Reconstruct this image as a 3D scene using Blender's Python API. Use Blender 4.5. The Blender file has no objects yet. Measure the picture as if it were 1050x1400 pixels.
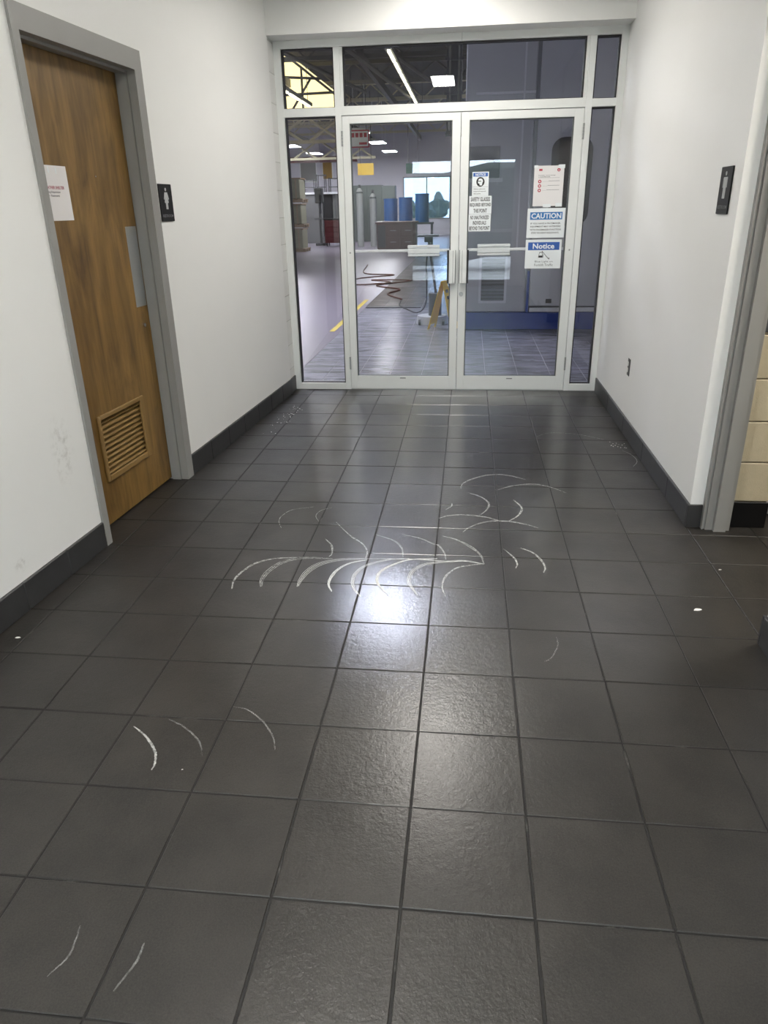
import bpy, bmesh, math, random
from mathutils import Matrix, Vector
random.seed(7)
S = bpy.context.scene
COL = S.collection

# ------------------------------------------------------------------ camera
F, CX, CY, CZ, PIT, YAW, ROL = 983.796, 0.1174, -1.1614, 1.4832, 0.40016, -0.11737, -0.02062
f = Vector((math.sin(YAW)*math.cos(PIT), math.cos(YAW)*math.cos(PIT), -math.sin(PIT)))
rt = Vector((math.cos(YAW), -math.sin(YAW), 0)); up = rt.cross(f)
r2 = math.cos(ROL)*rt + math.sin(ROL)*up; u2 = -math.sin(ROL)*rt + math.cos(ROL)*up
cam_d = bpy.data.cameras.new('camera'); cam = bpy.data.objects.new('camera', cam_d); COL.objects.link(cam)
cam_d.sensor_fit = 'VERTICAL'; cam_d.sensor_height = 36.0; cam_d.sensor_width = 27.0
cam_d.lens = F/1400*36.0; cam_d.clip_start = 0.05; cam_d.clip_end = 300
cam.matrix_world = Matrix(((r2.x, u2.x, -f.x, CX), (r2.y, u2.y, -f.y, CY), (r2.z, u2.z, -f.z, CZ), (0, 0, 0, 1)))
S.camera = cam

# ------------------------------------------------------------------ world, exposure, window portals
w = bpy.data.worlds.new('world'); S.world = w; w.use_nodes = True
bg = w.node_tree.nodes['Background']; bg.inputs[0].default_value = (0.80, 0.90, 1.0, 1); bg.inputs[1].default_value = 17.0
S.view_settings.view_transform = 'Standard'; S.view_settings.look = 'None'
S.view_settings.exposure = 0.0; S.view_settings.gamma = 1.0; S.view_settings.use_curve_mapping = False
S.cycles.use_adaptive_sampling = False; S.cycles.max_bounces = 10; S.cycles.diffuse_bounces = 5; S.cycles.glossy_bounces = 5
S.cycles.transparent_max_bounces = 16; S.cycles.sample_clamp_indirect = 6.0
S.cycles.caustics_reflective = False; S.cycles.caustics_refractive = False
TROFFER_W, HIGHBAY_W = 42.0, 100.0

def area(name, loc, rot, sx, sy, power, color, portal=False, parent=None):
    l = bpy.data.lights.new(name, 'AREA'); l.shape = 'RECTANGLE'; l.size = sx; l.size_y = sy
    l.energy = power; l.color = color
    if portal: l.cycles.is_portal = True
    o = bpy.data.objects.new(name, l); COL.objects.link(o); o.location = loc; o.rotation_euler = rot
    if parent: o.parent = parent
    return o
area('entrance_portal', (-0.05, -3.86, 1.2), (-math.pi/2, 0, 0), 2.2, 2.3, 1, (1, 1, 1), True)
area('far_window_portal', (-2.3, 42.1, 2.0), (math.pi/2, 0, 0), 3.0, 2.2, 1, (1, 1, 1), True)

# ------------------------------------------------------------------ materials
MATS = {}
def nt(name):
    m = bpy.data.materials.new(name); m.use_nodes = True; MATS[name] = m
    return m, m.node_tree, m.node_tree.nodes['Principled BSDF']
def N(t, typ, **kw):
    n = t.nodes.new(typ)
    for k, v in kw.items():
        if k in n.inputs: n.inputs[k].default_value = v
        else: setattr(n, k, v)
    return n
def mat(name, col, rough=0.5, metal=0.0, noise=0.0, nscale=20, bump=0.0, bscale=200, spec=0.5, emit=None, es=0.0):
    m, t, p = nt(name)
    p.inputs['Base Color'].default_value = (*col, 1); p.inputs['Roughness'].default_value = rough
    p.inputs['Metallic'].default_value = metal; p.inputs['Specular IOR Level'].default_value = spec
    tc = N(t, 'ShaderNodeTexCoord')
    if noise:
        n = N(t, 'ShaderNodeTexNoise', Scale=nscale, Detail=5.0)
        t.links.new(tc.outputs['Object'], n.inputs['Vector'])
        mx = N(t, 'ShaderNodeMix', data_type='RGBA')
        mx.inputs['A'].default_value = (*[c*(1-noise) for c in col], 1); mx.inputs['B'].default_value = (*[min(1, c*(1+noise)) for c in col], 1)
        t.links.new(n.outputs['Fac'], mx.inputs['Factor']); t.links.new(mx.outputs['Result'], p.inputs['Base Color'])
    if bump:
        n2 = N(t, 'ShaderNodeTexNoise', Scale=bscale, Detail=3.0); t.links.new(tc.outputs['Object'], n2.inputs['Vector'])
        b = N(t, 'ShaderNodeBump', Strength=bump, Distance=0.002); t.links.new(n2.outputs['Fac'], b.inputs['Height']); t.links.new(b.outputs['Normal'], p.inputs['Normal'])
    if emit: p.inputs['Emission Color'].default_value = (*emit, 1); p.inputs['Emission Strength'].default_value = es
    return m

mat('wall_paint', (0.80, 0.80, 0.785), 0.42, noise=0.02, nscale=3, bump=0.12, bscale=90)
mat('frame_grey', (0.265, 0.26, 0.248), 0.45, noise=0.05, nscale=8)
mat('alum_white', (0.74, 0.76, 0.75), 0.32, noise=0.02, nscale=6)
mat('bar_white', (0.90, 0.91, 0.91), 0.3)
mat('gasket', (0.02, 0.02, 0.022), 0.6)
mat('gasket_grey', (0.09, 0.10, 0.10), 0.5)
mat('block_white', (0.72, 0.72, 0.70), 0.4, bump=0.2, bscale=120)
mat('block_tan', (0.47, 0.41, 0.29), 0.6, noise=0.1, nscale=30, bump=0.6, bscale=160)
mat('block_dark', (0.045, 0.05, 0.058), 0.6, noise=0.15, nscale=30, bump=0.5, bscale=160)
mat('mortar_tan', (0.30, 0.26, 0.19), 0.8)
mat('mortar_white', (0.55, 0.55, 0.53), 0.8)
mat('base_tile', (0.030, 0.030, 0.031), 0.42, noise=0.25, nscale=12, bump=0.25, bscale=60)
mat('base_grout', (0.04, 0.04, 0.04), 0.8)
mat('sign_black', (0.005, 0.005, 0.0055), 0.45, spec=0.25)
mat('sign_grey', (0.42, 0.43, 0.43), 0.45)
mat('sign_dimgrey', (0.16, 0.16, 0.17), 0.5)
mat('paper', (0.78, 0.76, 0.76), 0.3, spec=0.5, bump=0.3, bscale=25)
mat('sign_white', (0.80, 0.84, 0.86), 0.4)
mat('sign_blue', (0.045, 0.19, 0.48), 0.4)
mat('sign_navy', (0.03, 0.11, 0.42), 0.4)
mat('ink', (0.02, 0.02, 0.022), 0.6)
mat('ink_grey', (0.16, 0.17, 0.18), 0.6)
mat('ink_red', (0.36, 0.02, 0.07), 0.5)
mat('ink_crimson', (0.45, 0.04, 0.07), 0.5)
mat('steel_brushed', (0.36, 0.37, 0.37), 0.42, metal=0.55, noise=0.06, nscale=60)
mat('chrome', (0.75, 0.75, 0.74), 0.2, metal=1.0)
mat('ceiling_white', (0.80, 0.79, 0.76), 0.8, bump=0.3, bscale=60)
mat('troffer_glow', (0.9, 0.9, 0.9), 0.5, emit=(1.0, 0.95, 0.87), es=6.0)
mat('highbay_glow', (0.9, 0.9, 0.9), 0.5, emit=(0.90, 0.93, 1.0), es=30.0)
mat('strip_glow', (0.9, 0.9, 0.85), 0.5, emit=(1.0, 0.97, 0.72), es=7.0)
mat('yellow_lit_glow', (0.8, 0.75, 0.5), 0.6, emit=(1.0, 0.84, 0.42), es=1.7)  # glow added in place of the yellow light on a roof surface
mat('hall_white', (0.62, 0.61, 0.66), 0.6, noise=0.04, nscale=1)
mat('hall_deck', (0.075, 0.072, 0.07), 0.7, noise=0.1, nscale=2)
mat('hall_joist', (0.16, 0.155, 0.14), 0.6)
mat('truss_cream', (0.62, 0.58, 0.40), 0.6)
mat('concrete_lilac', (0.235, 0.21, 0.265), 0.28, noise=0.12, nscale=1.2)
mat('floor_yellow', (0.55, 0.42, 0.06), 0.5, noise=0.2, nscale=10)
mat('machine_grey', (0.42, 0.425, 0.44), 0.4, noise=0.05, nscale=1.5)
mat('machine_light', (0.58, 0.59, 0.61), 0.4, noise=0.04, nscale=2)
mat('machine_dark', (0.14, 0.145, 0.16), 0.35)
mat('machine_blue', (0.014, 0.045, 0.25), 0.4)
mat('black_rubber', (0.012, 0.012, 0.013), 0.5)
mat('dark_interior', (0.035, 0.03, 0.025), 0.15)
mat('dark_steel', (0.06, 0.06, 0.065), 0.45)
mat('green_grey', (0.10, 0.12, 0.11), 0.5, noise=0.12, nscale=4)
mat('drum_blue', (0.02, 0.10, 0.30), 0.4)
mat('brown_cabinet', (0.17, 0.115, 0.105), 0.45)
mat('grey_cabinet', (0.12, 0.12, 0.125), 0.5)
mat('red_cart', (0.10, 0.012, 0.016), 0.4)
mat('wood_pallet', (0.22, 0.15, 0.09), 0.8, noise=0.2, nscale=10)
mat('crate_olive', (0.16, 0.155, 0.10), 0.7, noise=0.3, nscale=12)
mat('board_grey', (0.17, 0.165, 0.16), 0.6)
mat('board_ochre', (0.40, 0.25, 0.06), 0.6, noise=0.1, nscale=5)
mat('board_orange', (0.50, 0.27, 0.10), 0.6)
mat('cylinder_white', (0.40, 0.42, 0.40), 0.4)
mat('sign_yellow', (0.75, 0.50, 0.06), 0.4)
mat('sign_green', (0.02, 0.07, 0.05), 0.4)
mat('plastic_yellow', (0.80, 0.52, 0.02), 0.4)
mat('cord_black', (0.015, 0.015, 0.016), 0.5)
mat('cord_brown', (0.10, 0.035, 0.02), 0.5)
mat('leaf_green', (0.045, 0.058, 0.042), 0.8, noise=0.3, nscale=6)
mat('bark', (0.09, 0.06, 0.04), 0.9)
mat('pavement', (0.55, 0.54, 0.52), 0.8, noise=0.1, nscale=2)
mat('chip_white', (0.75, 0.74, 0.70), 0.6)
mat('bag_white', (0.80, 0.80, 0.80), 0.45, bump=0.5, bscale=20)
mat('outlet_dark', (0.05, 0.05, 0.048), 0.5)
mat('outlet_white', (0.7, 0.7, 0.68), 0.4)

# clear glass with its own reflection
def glass(name, tint, refl=1.0):
    m, t, p = nt(name); t.nodes.remove(p)
    out = t.nodes['Material Output']
    tr = N(t, 'ShaderNodeBsdfTransparent'); tr.inputs[0].default_value = (*tint, 1)
    gl = N(t, 'ShaderNodeBsdfGlossy', Roughness=0.0); gl.inputs[0].default_value = (0.95, 0.97, 1, 1)
    fr = N(t, 'ShaderNodeFresnel', IOR=1.52); gg = N(t, 'ShaderNodeNewGeometry')
    io = N(t, 'ShaderNodeMapRange'); io.inputs['To Min'].default_value = 1.52; io.inputs['To Max'].default_value = 1/1.52   # the same sheet seen from either face
    t.links.new(gg.outputs['Backfacing'], io.inputs['Value']); t.links.new(io.outputs['Result'], fr.inputs['IOR'])
    mu = N(t, 'ShaderNodeMath', operation='MULTIPLY'); mu.inputs[1].default_value = refl
    mx = N(t, 'ShaderNodeMixShader')
    t.links.new(fr.outputs[0], mu.inputs[0]); t.links.new(mu.outputs[0], mx.inputs[0])
    t.links.new(tr.outputs[0], mx.inputs[1]); t.links.new(gl.outputs[0], mx.inputs[2]); t.links.new(mx.outputs[0], out.inputs[0])
    return m
glass('glass', (0.965, 0.968, 0.975), 1.0)
glass('glass_tinted', (0.29, 0.345, 0.41), 1.0)
glass('glass_entrance', (0.97, 0.98, 0.98), 1.0)

# slate-look floor tile, wet along the middle of the corridor
def tile_material():
    m, t, p = nt('floor_tile')
    geo = N(t, 'ShaderNodeNewGeometry'); oi = N(t, 'ShaderNodeObjectInfo')
    L = t.links.new
    def noise(scale, det=4.0, rough=0.6, vec=None):
        n = N(t, 'ShaderNodeTexNoise', Scale=scale, Detail=det, Roughness=rough); L(vec or geo.outputs['Position'], n.inputs['Vector']); return n.outputs['Fac']
    def ramp(src, a, b, lo=0.0, hi=1.0, smooth=True):
        r = N(t, 'ShaderNodeMapRange'); r.interpolation_type = 'SMOOTHSTEP' if smooth else 'LINEAR'
        r.inputs['From Min'].default_value = a; r.inputs['From Max'].default_value = b; r.inputs['To Min'].default_value = lo; r.inputs['To Max'].default_value = hi
        L(src, r.inputs['Value']); return r.outputs['Result']
    def math_(op, a, b):
        n = N(t, 'ShaderNodeMath', operation=op)
        for i, v in enumerate((a, b)):
            if isinstance(v, (int, float)): n.inputs[i].default_value = v
            else: L(v, n.inputs[i])
        return n.outputs[0]
    sep = N(t, 'ShaderNodeSeparateXYZ'); L(geo.outputs['Position'], sep.inputs[0])
    # wet zone: a mopped patch along the walkway
    dx = math_('ABSOLUTE', math_('SUBTRACT', sep.outputs['X'], 0.0), 0)
    mid = ramp(dx, 0.24, 0.42, 1.0, 0.0)
    big = noise(1.6, 3.0)
    wx = ramp(math_('ADD', dx, math_('MULTIPLY', math_('SUBTRACT', big, 0.5), 0.7)), 0.1, 1.25, 1.0, 0.0)
    wy = ramp(sep.outputs['Y'], 0.3, 1.6)
    wet = math_('MULTIPLY', wx, math_('ADD', math_('MULTIPLY', wy, 0.7), 0.3))
    # colour
    mx = N(t, 'ShaderNodeMix', data_type='RGBA')
    mx.inputs['A'].default_value = (0.0090, 0.0078, 0.0066, 1); mx.inputs['B'].default_value = (0.0275, 0.0242, 0.0206, 1)
    fine = noise(240, 3.0, 0.75)
    c = math_('ADD', math_('MULTIPLY', noise(5.0, 6.0), 0.40), math_('MULTIPLY', fine, 0.60)); L(ramp(c, 0.36, 0.64), mx.inputs['Factor'])
    hs = N(t, 'ShaderNodeHueSaturation'); L(mx.outputs['Result'], hs.inputs['Color'])
    L(ramp(oi.outputs['Random'], 0, 1, 0.88, 1.12, False), hs.inputs['Value'])
    L(hs.outputs['Color'], p.inputs['Base Color'])
    # gloss
    rg = math_('SUBTRACT', ramp(noise(2.3, 4.0), 0.3, 0.7, 0.44, 0.52), math_('ADD', math_('MULTIPLY', wet, 0.20), math_('MULTIPLY', mid, 0.13)))
    L(math_('MAXIMUM', rg, 0.285), p.inputs['Roughness']); p.inputs['Specular IOR Level'].default_value = 0.5
    # relief: cleft slate
    h = math_('ADD', math_('MULTIPLY', noise(46, 6.0, 0.66), 1.0), math_('MULTIPLY', noise(140, 3.0), 0.35))
    h = math_('ADD', h, math_('MULTIPLY', fine, 0.10))
    b = N(t, 'ShaderNodeBump', Distance=0.0022); L(h, b.inputs['Height'])
    L(math_('SUBTRACT', math_('ADD', 0.50, math_('MULTIPLY', mid, 0.50)), math_('MULTIPLY', math_('MULTIPLY', wet, wy), 0.45)), b.inputs['Strength'])
    L(b.outputs['Normal'], p.inputs['Normal'])
    # thin film of mop water over the wet part
    b2 = N(t, 'ShaderNodeBump', Distance=0.0022, Strength=0.36); L(h, b2.inputs['Height']); L(b2.outputs['Normal'], p.inputs['Coat Normal'])
    L(math_('ADD', math_('MULTIPLY', ramp(wet, 0.0, 0.9), 0.95), 0.05), p.inputs['Coat Weight']); p.inputs['Coat Roughness'].default_value = 0.07; p.inputs['Coat IOR'].default_value = 1.5
tile_material()

def hall_tile_material():
    # same tile with streaky soap film; its pale bluish tone paints in floor glare
    m = MATS['floor_tile'].copy(); m.name = 'floor_tile_soap_glare'; MATS['floor_tile_soap_glare'] = m
    t = m.node_tree; p = t.nodes['Principled BSDF']; L = t.links.new
    src = p.inputs['Base Color'].links[0].from_socket
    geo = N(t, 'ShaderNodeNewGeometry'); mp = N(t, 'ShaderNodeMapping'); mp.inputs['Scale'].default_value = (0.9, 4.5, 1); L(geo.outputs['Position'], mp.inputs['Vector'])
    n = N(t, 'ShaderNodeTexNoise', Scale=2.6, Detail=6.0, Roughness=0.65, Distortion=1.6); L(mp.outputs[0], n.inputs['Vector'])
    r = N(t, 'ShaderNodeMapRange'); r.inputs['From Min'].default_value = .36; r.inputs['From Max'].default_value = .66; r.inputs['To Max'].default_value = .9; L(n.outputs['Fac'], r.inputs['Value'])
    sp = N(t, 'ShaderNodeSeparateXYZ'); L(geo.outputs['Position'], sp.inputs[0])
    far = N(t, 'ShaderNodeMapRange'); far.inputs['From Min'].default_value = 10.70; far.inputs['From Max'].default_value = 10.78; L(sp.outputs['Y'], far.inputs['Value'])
    fc = N(t, 'ShaderNodeMix', data_type='RGBA'); fc.inputs['A'].default_value = (.36, .35, .43, 1); fc.inputs['B'].default_value = (.17, .135, .115, 1); L(far.outputs['Result'], fc.inputs['Factor'])  # brown beyond the drain is a reflection painted into the tile colour
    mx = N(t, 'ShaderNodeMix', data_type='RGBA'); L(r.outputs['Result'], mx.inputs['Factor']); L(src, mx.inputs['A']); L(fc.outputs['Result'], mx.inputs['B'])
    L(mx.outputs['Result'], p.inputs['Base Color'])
hall_tile_material()
mat('grout_light', (0.42, 0.41, 0.42), 0.7, noise=0.3, nscale=4)

def grout_material():
    m, t, p = nt('grout')
    geo = N(t, 'ShaderNodeNewGeometry'); n = N(t, 'ShaderNodeTexNoise', Scale=3.0, Detail=8.0, Roughness=0.7)
    t.links.new(geo.outputs['Position'], n.inputs['Vector'])
    r = N(t, 'ShaderNodeValToRGB'); r.color_ramp.elements[0].position = 0.58; r.color_ramp.elements[1].position = 0.74
    r.color_ramp.elements[0].color = (0.007, 0.0065, 0.006, 1); r.color_ramp.elements[1].color = (0.17, 0.165, 0.15, 1)
    t.links.new(n.outputs['Fac'], r.inputs[0]); t.links.new(r.outputs[0], p.inputs['Base Color']); p.inputs['Roughness'].default_value = 0.7
grout_material()

def wood_material():
    m, t, p = nt('wood_door'); L = t.links.new
    tc = N(t, 'ShaderNodeTexCoord'); mp = N(t, 'ShaderNodeMapping'); mp.inputs['Scale'].default_value = (1, 1, 0.22); L(tc.outputs['Object'], mp.inputs['Vector'])
    n = N(t, 'ShaderNodeTexNoise', Scale=7.0, Detail=6.0, Roughness=0.62, Distortion=1.2); L(mp.outputs[0], n.inputs['Vector'])
    mp2 = N(t, 'ShaderNodeMapping'); mp2.inputs['Scale'].default_value = (1, 1, 0.05); L(tc.outputs['Object'], mp2.inputs['Vector'])
    n2 = N(t, 'ShaderNodeTexNoise', Scale=60.0, Detail=4.0); L(mp2.outputs[0], n2.inputs['Vector'])
    ad = N(t, 'ShaderNodeMath', operation='MULTIPLY_ADD'); ad.inputs[1].default_value = 0.35; L(n2.outputs['Fac'], ad.inputs[0]); L(n.outputs['Fac'], ad.inputs[2])
    r = N(t, 'ShaderNodeValToRGB'); e = r.color_ramp.elements
    e[0].position = 0.40; e[0].color = (0.060, 0.030, 0.008, 1); e[1].position = 0.88; e[1].color = (0.265, 0.155, 0.046, 1)
    k = r.color_ramp.elements.new(0.62); k.color = (0.152, 0.084, 0.021, 1)
    L(ad.outputs[0], r.inputs[0]); L(r.outputs[0], p.inputs['Base Color']); p.inputs['Roughness'].default_value = 0.38
wood_material()
mat('wood_louver', (0.23, 0.138, 0.045), 0.45, noise=0.08, nscale=30)

def streak_material(name, lo, hi, sc):
    m, t, p = nt(name); L = t.links.new
    p.inputs['Base Color'].default_value = (0.74, 0.75, 0.72, 1); p.inputs['Roughness'].default_value = 0.6
    geo = N(t, 'ShaderNodeNewGeometry'); n = N(t, 'ShaderNodeTexNoise', Scale=sc, Detail=5.0, Roughness=0.7); L(geo.outputs['Position'], n.inputs['Vector'])
    r = N(t, 'ShaderNodeMapRange'); r.inputs['From Min'].default_value = 0.3; r.inputs['From Max'].default_value = 0.7
    r.inputs['To Min'].default_value = lo; r.inputs['To Max'].default_value = hi; L(n.outputs['Fac'], r.inputs['Value']); L(r.outputs['Result'], p.inputs['Alpha'])
streak_material('residue_bright', 0.6, 1.0, 60)
streak_material('residue_soft', 0.05, 0.75, 50)
streak_material('residue_faint', 0.0, 0.30, 40)

def stained_wall():
    # painted wall with scuff marks beside the wooden door
    m = MATS['wall_paint'].copy(); m.name = 'wall_paint_scuffed'; MATS['wall_paint_scuffed'] = m
    t = m.node_tree; L = t.links.new; p = t.nodes['Principled BSDF']
    src = p.inputs['Base Color'].links[0].from_socket
    tc = N(t, 'ShaderNodeTexCoord')
    def blob(cx, cz, rx, rz):
        mp = N(t, 'ShaderNodeMapping'); mp.inputs['Location'].default_value = (-cx/rx, 0, -cz/rz); mp.inputs['Scale'].default_value = (1/rx, 0, 1/rz)
        L(tc.outputs['Object'], mp.inputs['Vector'])
        ln = N(t, 'ShaderNodeVectorMath', operation='LENGTH'); L(mp.outputs[0], ln.inputs[0])
        r = N(t, 'ShaderNodeMapRange'); r.interpolation_type = 'SMOOTHSTEP'; r.inputs['From Min'].default_value = 0.2; r.inputs['From Max'].default_value = 1.0
        r.inputs['To Min'].default_value = 1; r.inputs['To Max'].default_value = 0; L(ln.outputs['Value'], r.inputs['Value']); return r.outputs['Result']
    a = blob(1.64, 0.54, 0.10, 0.20); b = blob(1.24, 0.20, 0.06, 0.05); c_ = blob(1.3, 0.42, 0.05, 0.02)
    s1 = N(t, 'ShaderNodeMath', operation='MAXIMUM'); L(a, s1.inputs[0]); L(b, s1.inputs[1])
    n = N(t, 'ShaderNodeTexNoise', Scale=28.0, Detail=6.0, Roughness=0.7); L(tc.outputs['Object'], n.inputs['Vector'])
    r = N(t, 'ShaderNodeMapRange'); r.inputs['From Min'].default_value = 0.48; r.inputs['From Max'].default_value = 0.66; L(n.outputs['Fac'], r.inputs['Value'])
    mu = N(t, 'ShaderNodeMath', operation='MULTIPLY'); L(s1.outputs[0], mu.inputs[0]); L(r.outputs['Result'], mu.inputs[1])
    m2 = N(t, 'ShaderNodeMath', operation='MULTIPLY'); L(mu.outputs[0], m2.inputs[0]); m2.inputs[1].default_value = 0.45
    mx = N(t, 'ShaderNodeMix', data_type='RGBA'); L(m2.outputs[0], mx.inputs['Factor']); L(src, mx.inputs['A']); mx.inputs['B'].default_value = (0.35, 0.33, 0.30, 1)
    L(mx.outputs['Result'], p.inputs['Base Color'])
stained_wall()

# ------------------------------------------------------------------ helpers
def box(bm, x0, x1, y0, y1, z0, z1, bev=0.0):
    vs = [bm.verts.new(c) for c in ((x0, y0, z0), (x1, y0, z0), (x1, y1, z0), (x0, y1, z0), (x0, y0, z1), (x1, y0, z1), (x1, y1, z1), (x0, y1, z1))]
    fs = [bm.faces.new([vs[i] for i in q]) for q in ((0, 3, 2, 1), (4, 5, 6, 7), (0, 1, 5, 4), (1, 2, 6, 5), (2, 3, 7, 6), (3, 0, 4, 7))]
    if bev:
        es = list({e for fc in fs for e in fc.edges})
        bmesh.ops.bevel(bm, geom=es, offset=bev, segments=1, affect='EDGES')
    return vs
def cyl(bm, p0, p1, r, seg=16, r1=None, cap=True):
    p0, p1 = Vector(p0), Vector(p1); d = (p1-p0).normalized()
    a = d.orthogonal().normalized(); b = d.cross(a); r1 = r if r1 is None else r1
    A = [bm.verts.new(p0+(a*math.cos(2*math.pi*i/seg)+b*math.sin(2*math.pi*i/seg))*r) for i in range(seg)]
    B = [bm.verts.new(p1+(a*math.cos(2*math.pi*i/seg)+b*math.sin(2*math.pi*i/seg))*r1) for i in range(seg)]
    for i in range(seg):
        j = (i+1) % seg; bm.faces.new((A[i], A[j], B[j], B[i]))
    if cap: bm.faces.new(A[::-1]); bm.faces.new(B)
def tube(bm, pts, r, seg=8):
    pts = [Vector(p) for p in pts]; rings = []
    for i, p in enumerate(pts):
        d = (pts[min(i+1, len(pts)-1)]-pts[max(i-1, 0)]).normalized()
        a = d.cross(Vector((0, 0, 1)));
        if a.length < 1e-3: a = d.cross(Vector((1, 0, 0)))
        a.normalize(); b = d.cross(a)
        rings.append([bm.verts.new(p+(a*math.cos(2*math.pi*k/seg)+b*math.sin(2*math.pi*k/seg))*r) for k in range(seg)])
    for A, B in zip(rings, rings[1:]):
        for k in range(seg): bm.faces.new((A[k], A[(k+1) % seg], B[(k+1) % seg], B[k]))
    bm.faces.new(rings[0][::-1]); bm.faces.new(rings[-1])
def spline(pts, n=8):
    P = [Vector(p) for p in pts]; P = [2*P[0]-P[1]]+P+[2*P[-1]-P[-2]]; out = []
    for i in range(1, len(P)-2):
        for k in range(n):
            t = k/n; a, b, c, d = P[i-1:i+3]
            out.append(0.5*((2*b)+(c-a)*t+(2*a-5*b+4*c-d)*t*t+(3*b-a-3*c+d)*t**3))
    out.append(P[-2]); return out
def prism_xz(bm, poly, y0, y1):
    A = [bm.verts.new((x, y0, z)) for x, z in poly]; B = [bm.verts.new((x, y1, z)) for x, z in poly]; n = len(poly)
    bm.faces.new(A); bm.faces.new(B[::-1])
    for i in range(n): bm.faces.new((A[i], B[i], B[(i+1) % n], A[(i+1) % n]))
def link(name, me, m, parent=None):
    o = bpy.data.objects.new(name, me); COL.objects.link(o)
    if m is not None and not me.materials: me.materials.append(MATS[m])
    if parent is not None: o.parent = parent
    return o
def obj(name, bm, m, parent=None, smooth=False):
    bmesh.ops.recalc_face_normals(bm, faces=bm.faces)
    me = bpy.data.meshes.new(name); bm.to_mesh(me); bm.free()
    if smooth:
        for p in me.polygons: p.use_smooth = True
    return link(name, me, m, parent)
def bx(name, dims, m, parent=None, bev=0.0):
    bm = bmesh.new(); box(bm, *dims, bev=bev); return obj(name, bm, m, parent)
def cy(name, p0, p1, r, m, parent=None, seg=16, r1=None):
    bm = bmesh.new(); cyl(bm, p0, p1, r, seg, r1); return obj(name, bm, m, parent, smooth=False)
def empty(name, loc=(0, 0, 0), rz=0.0, parent=None):
    o = bpy.data.objects.new(name, None); COL.objects.link(o); o.location = loc; o.rotation_euler = (0, 0, rz); o.empty_display_size = 0.1
    if parent is not None: o.parent = parent
    return o
def tag(o, label=None, cat=None, group=None, kind=None):
    if label: o['label'] = label
    if cat: o['category'] = cat
    if group: o['group'] = group
    if kind: o['kind'] = kind
    return o
def struct(o, label=None):
    o['kind'] = 'structure'
    if label: o['label'] = label
    return o
def text(name, body, x, z, y, m, parent, w=None, h=None, bold=0.0, align='CENTER', lines=1.0, pos=None):
    """flat lettering in the local XZ plane at depth y; (x, z) is the centre of the written block"""
    cu = bpy.data.curves.new('t', 'FONT'); cu.body = body; cu.align_x = align; cu.offset = bold; cu.size = 1.0; cu.space_line = lines; cu.resolution_u = 2
    o = bpy.data.objects.new('t', cu); COL.objects.link(o); bpy.context.view_layer.update()
    me = bpy.data.meshes.new_from_object(o.evaluated_get(bpy.context.evaluated_depsgraph_get()))
    bpy.data.objects.remove(o); bpy.data.curves.remove(cu)
    xs = [v.co.x for v in me.vertices]; ys = [v.co.y for v in me.vertices]
    x0, x1, y0, y1 = min(xs), max(xs), min(ys), max(ys)
    sx = w/(x1-x0) if w else None; sy = h/(y1-y0) if h else None
    sx = sx or sy; sy = sy or sx
    for v in me.vertices:
        v.co = Vector((x+(v.co.x-(x0+x1)/2)*sx, y, z+(v.co.y-(y0+y1)/2)*sy))
    me.name = name; me.materials.clear()
    return link(name, me, m, parent)
def ribbon(bm, pts, wd, z):
    P = [Vector((p[0], p[1], z)) for p in pts]; n = len(P); prev = None
    for i, p in enumerate(P):
        d = (P[min(i+1, n-1)]-P[max(i-1, 0)]); d.z = 0; d.normalize(); s = Vector((-d.y, d.x, 0))
        ww = wd*(0.35+0.65*math.sin(math.pi*min(1, (i+0.5)/n*1.0))**0.5)
        a, b = bm.verts.new(p+s*ww/2), bm.verts.new(p-s*ww/2)
        if prev: bm.faces.new((prev[0], prev[1], b, a))
        prev = (a, b)

# ------------------------------------------------------------------ frames of reference
TH = math.atan(0.065)
L_ROT = math.pi/2-TH                        # left wall: local X runs along the wall, local Y goes into it
L_ORG = Vector((-1.712, 0, 0))
def left_frame(name): return empty(name, L_ORG, L_ROT)
XR = 1.225                                  # right wall plane: local X = -y, local Y = +x
def right_frame(name): return empty(name, (XR, 0, 0), -math.pi/2)
YD = 5.09                                   # storefront face
YB = 4.90                                   # bulkhead face above the storefront
HC = 3.0                                    # corridor ceiling

# ------------------------------------------------------------------ floor
T = 0.3048
floor = struct(bx('floor', (-3.2, 3.6, -3.85, 5.2, -0.15, -0.003), 'grout'), 'dark square slate-look floor tiles with thin grout joints')
hall_floor = struct(bx('floor_hall', (-12, 4, 5.2, 42.2, -0.15, -0.003), 'grout_light'), 'bluish tiled and concrete workshop floor beyond the doors')
def tile_mesh():
    bm = bmesh.new(); g = 0.0028
    box(bm, g, T-g, g, T-g, -0.012, 0.0)
    es = [e for e in bm.edges if all(abs(v.co.z) < 1e-6 for v in e.verts)]
    bmesh.ops.bevel(bm, geom=es, offset=0.0016, segments=1, affect='EDGES')
    for v in bm.verts: v.co.x -= T/2; v.co.y -= T/2
    bmesh.ops.recalc_face_normals(bm, faces=bm.faces)
    me = bpy.data.meshes.new('floor_tile'); bm.to_mesh(me); bm.free(); me.materials.append(MATS['floor_tile']); return me
TM = tile_mesh(); TMH = TM.copy(); TMH.materials[0] = MATS['floor_tile_soap_glare']
def lay(k, r, parent):
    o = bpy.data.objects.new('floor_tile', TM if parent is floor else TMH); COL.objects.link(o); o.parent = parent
    o.location = ((k+0.5)*T+random.uniform(-.0006, .0006), (r+0.5)*T+random.uniform(-.0006, .0006), random.uniform(-.0006, 0))
    o.rotation_euler = (random.uniform(-.0022, .0022), random.uniform(-.0022, .0022), random.uniform(-.001, .001))
rest, rest_h = [], []
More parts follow.
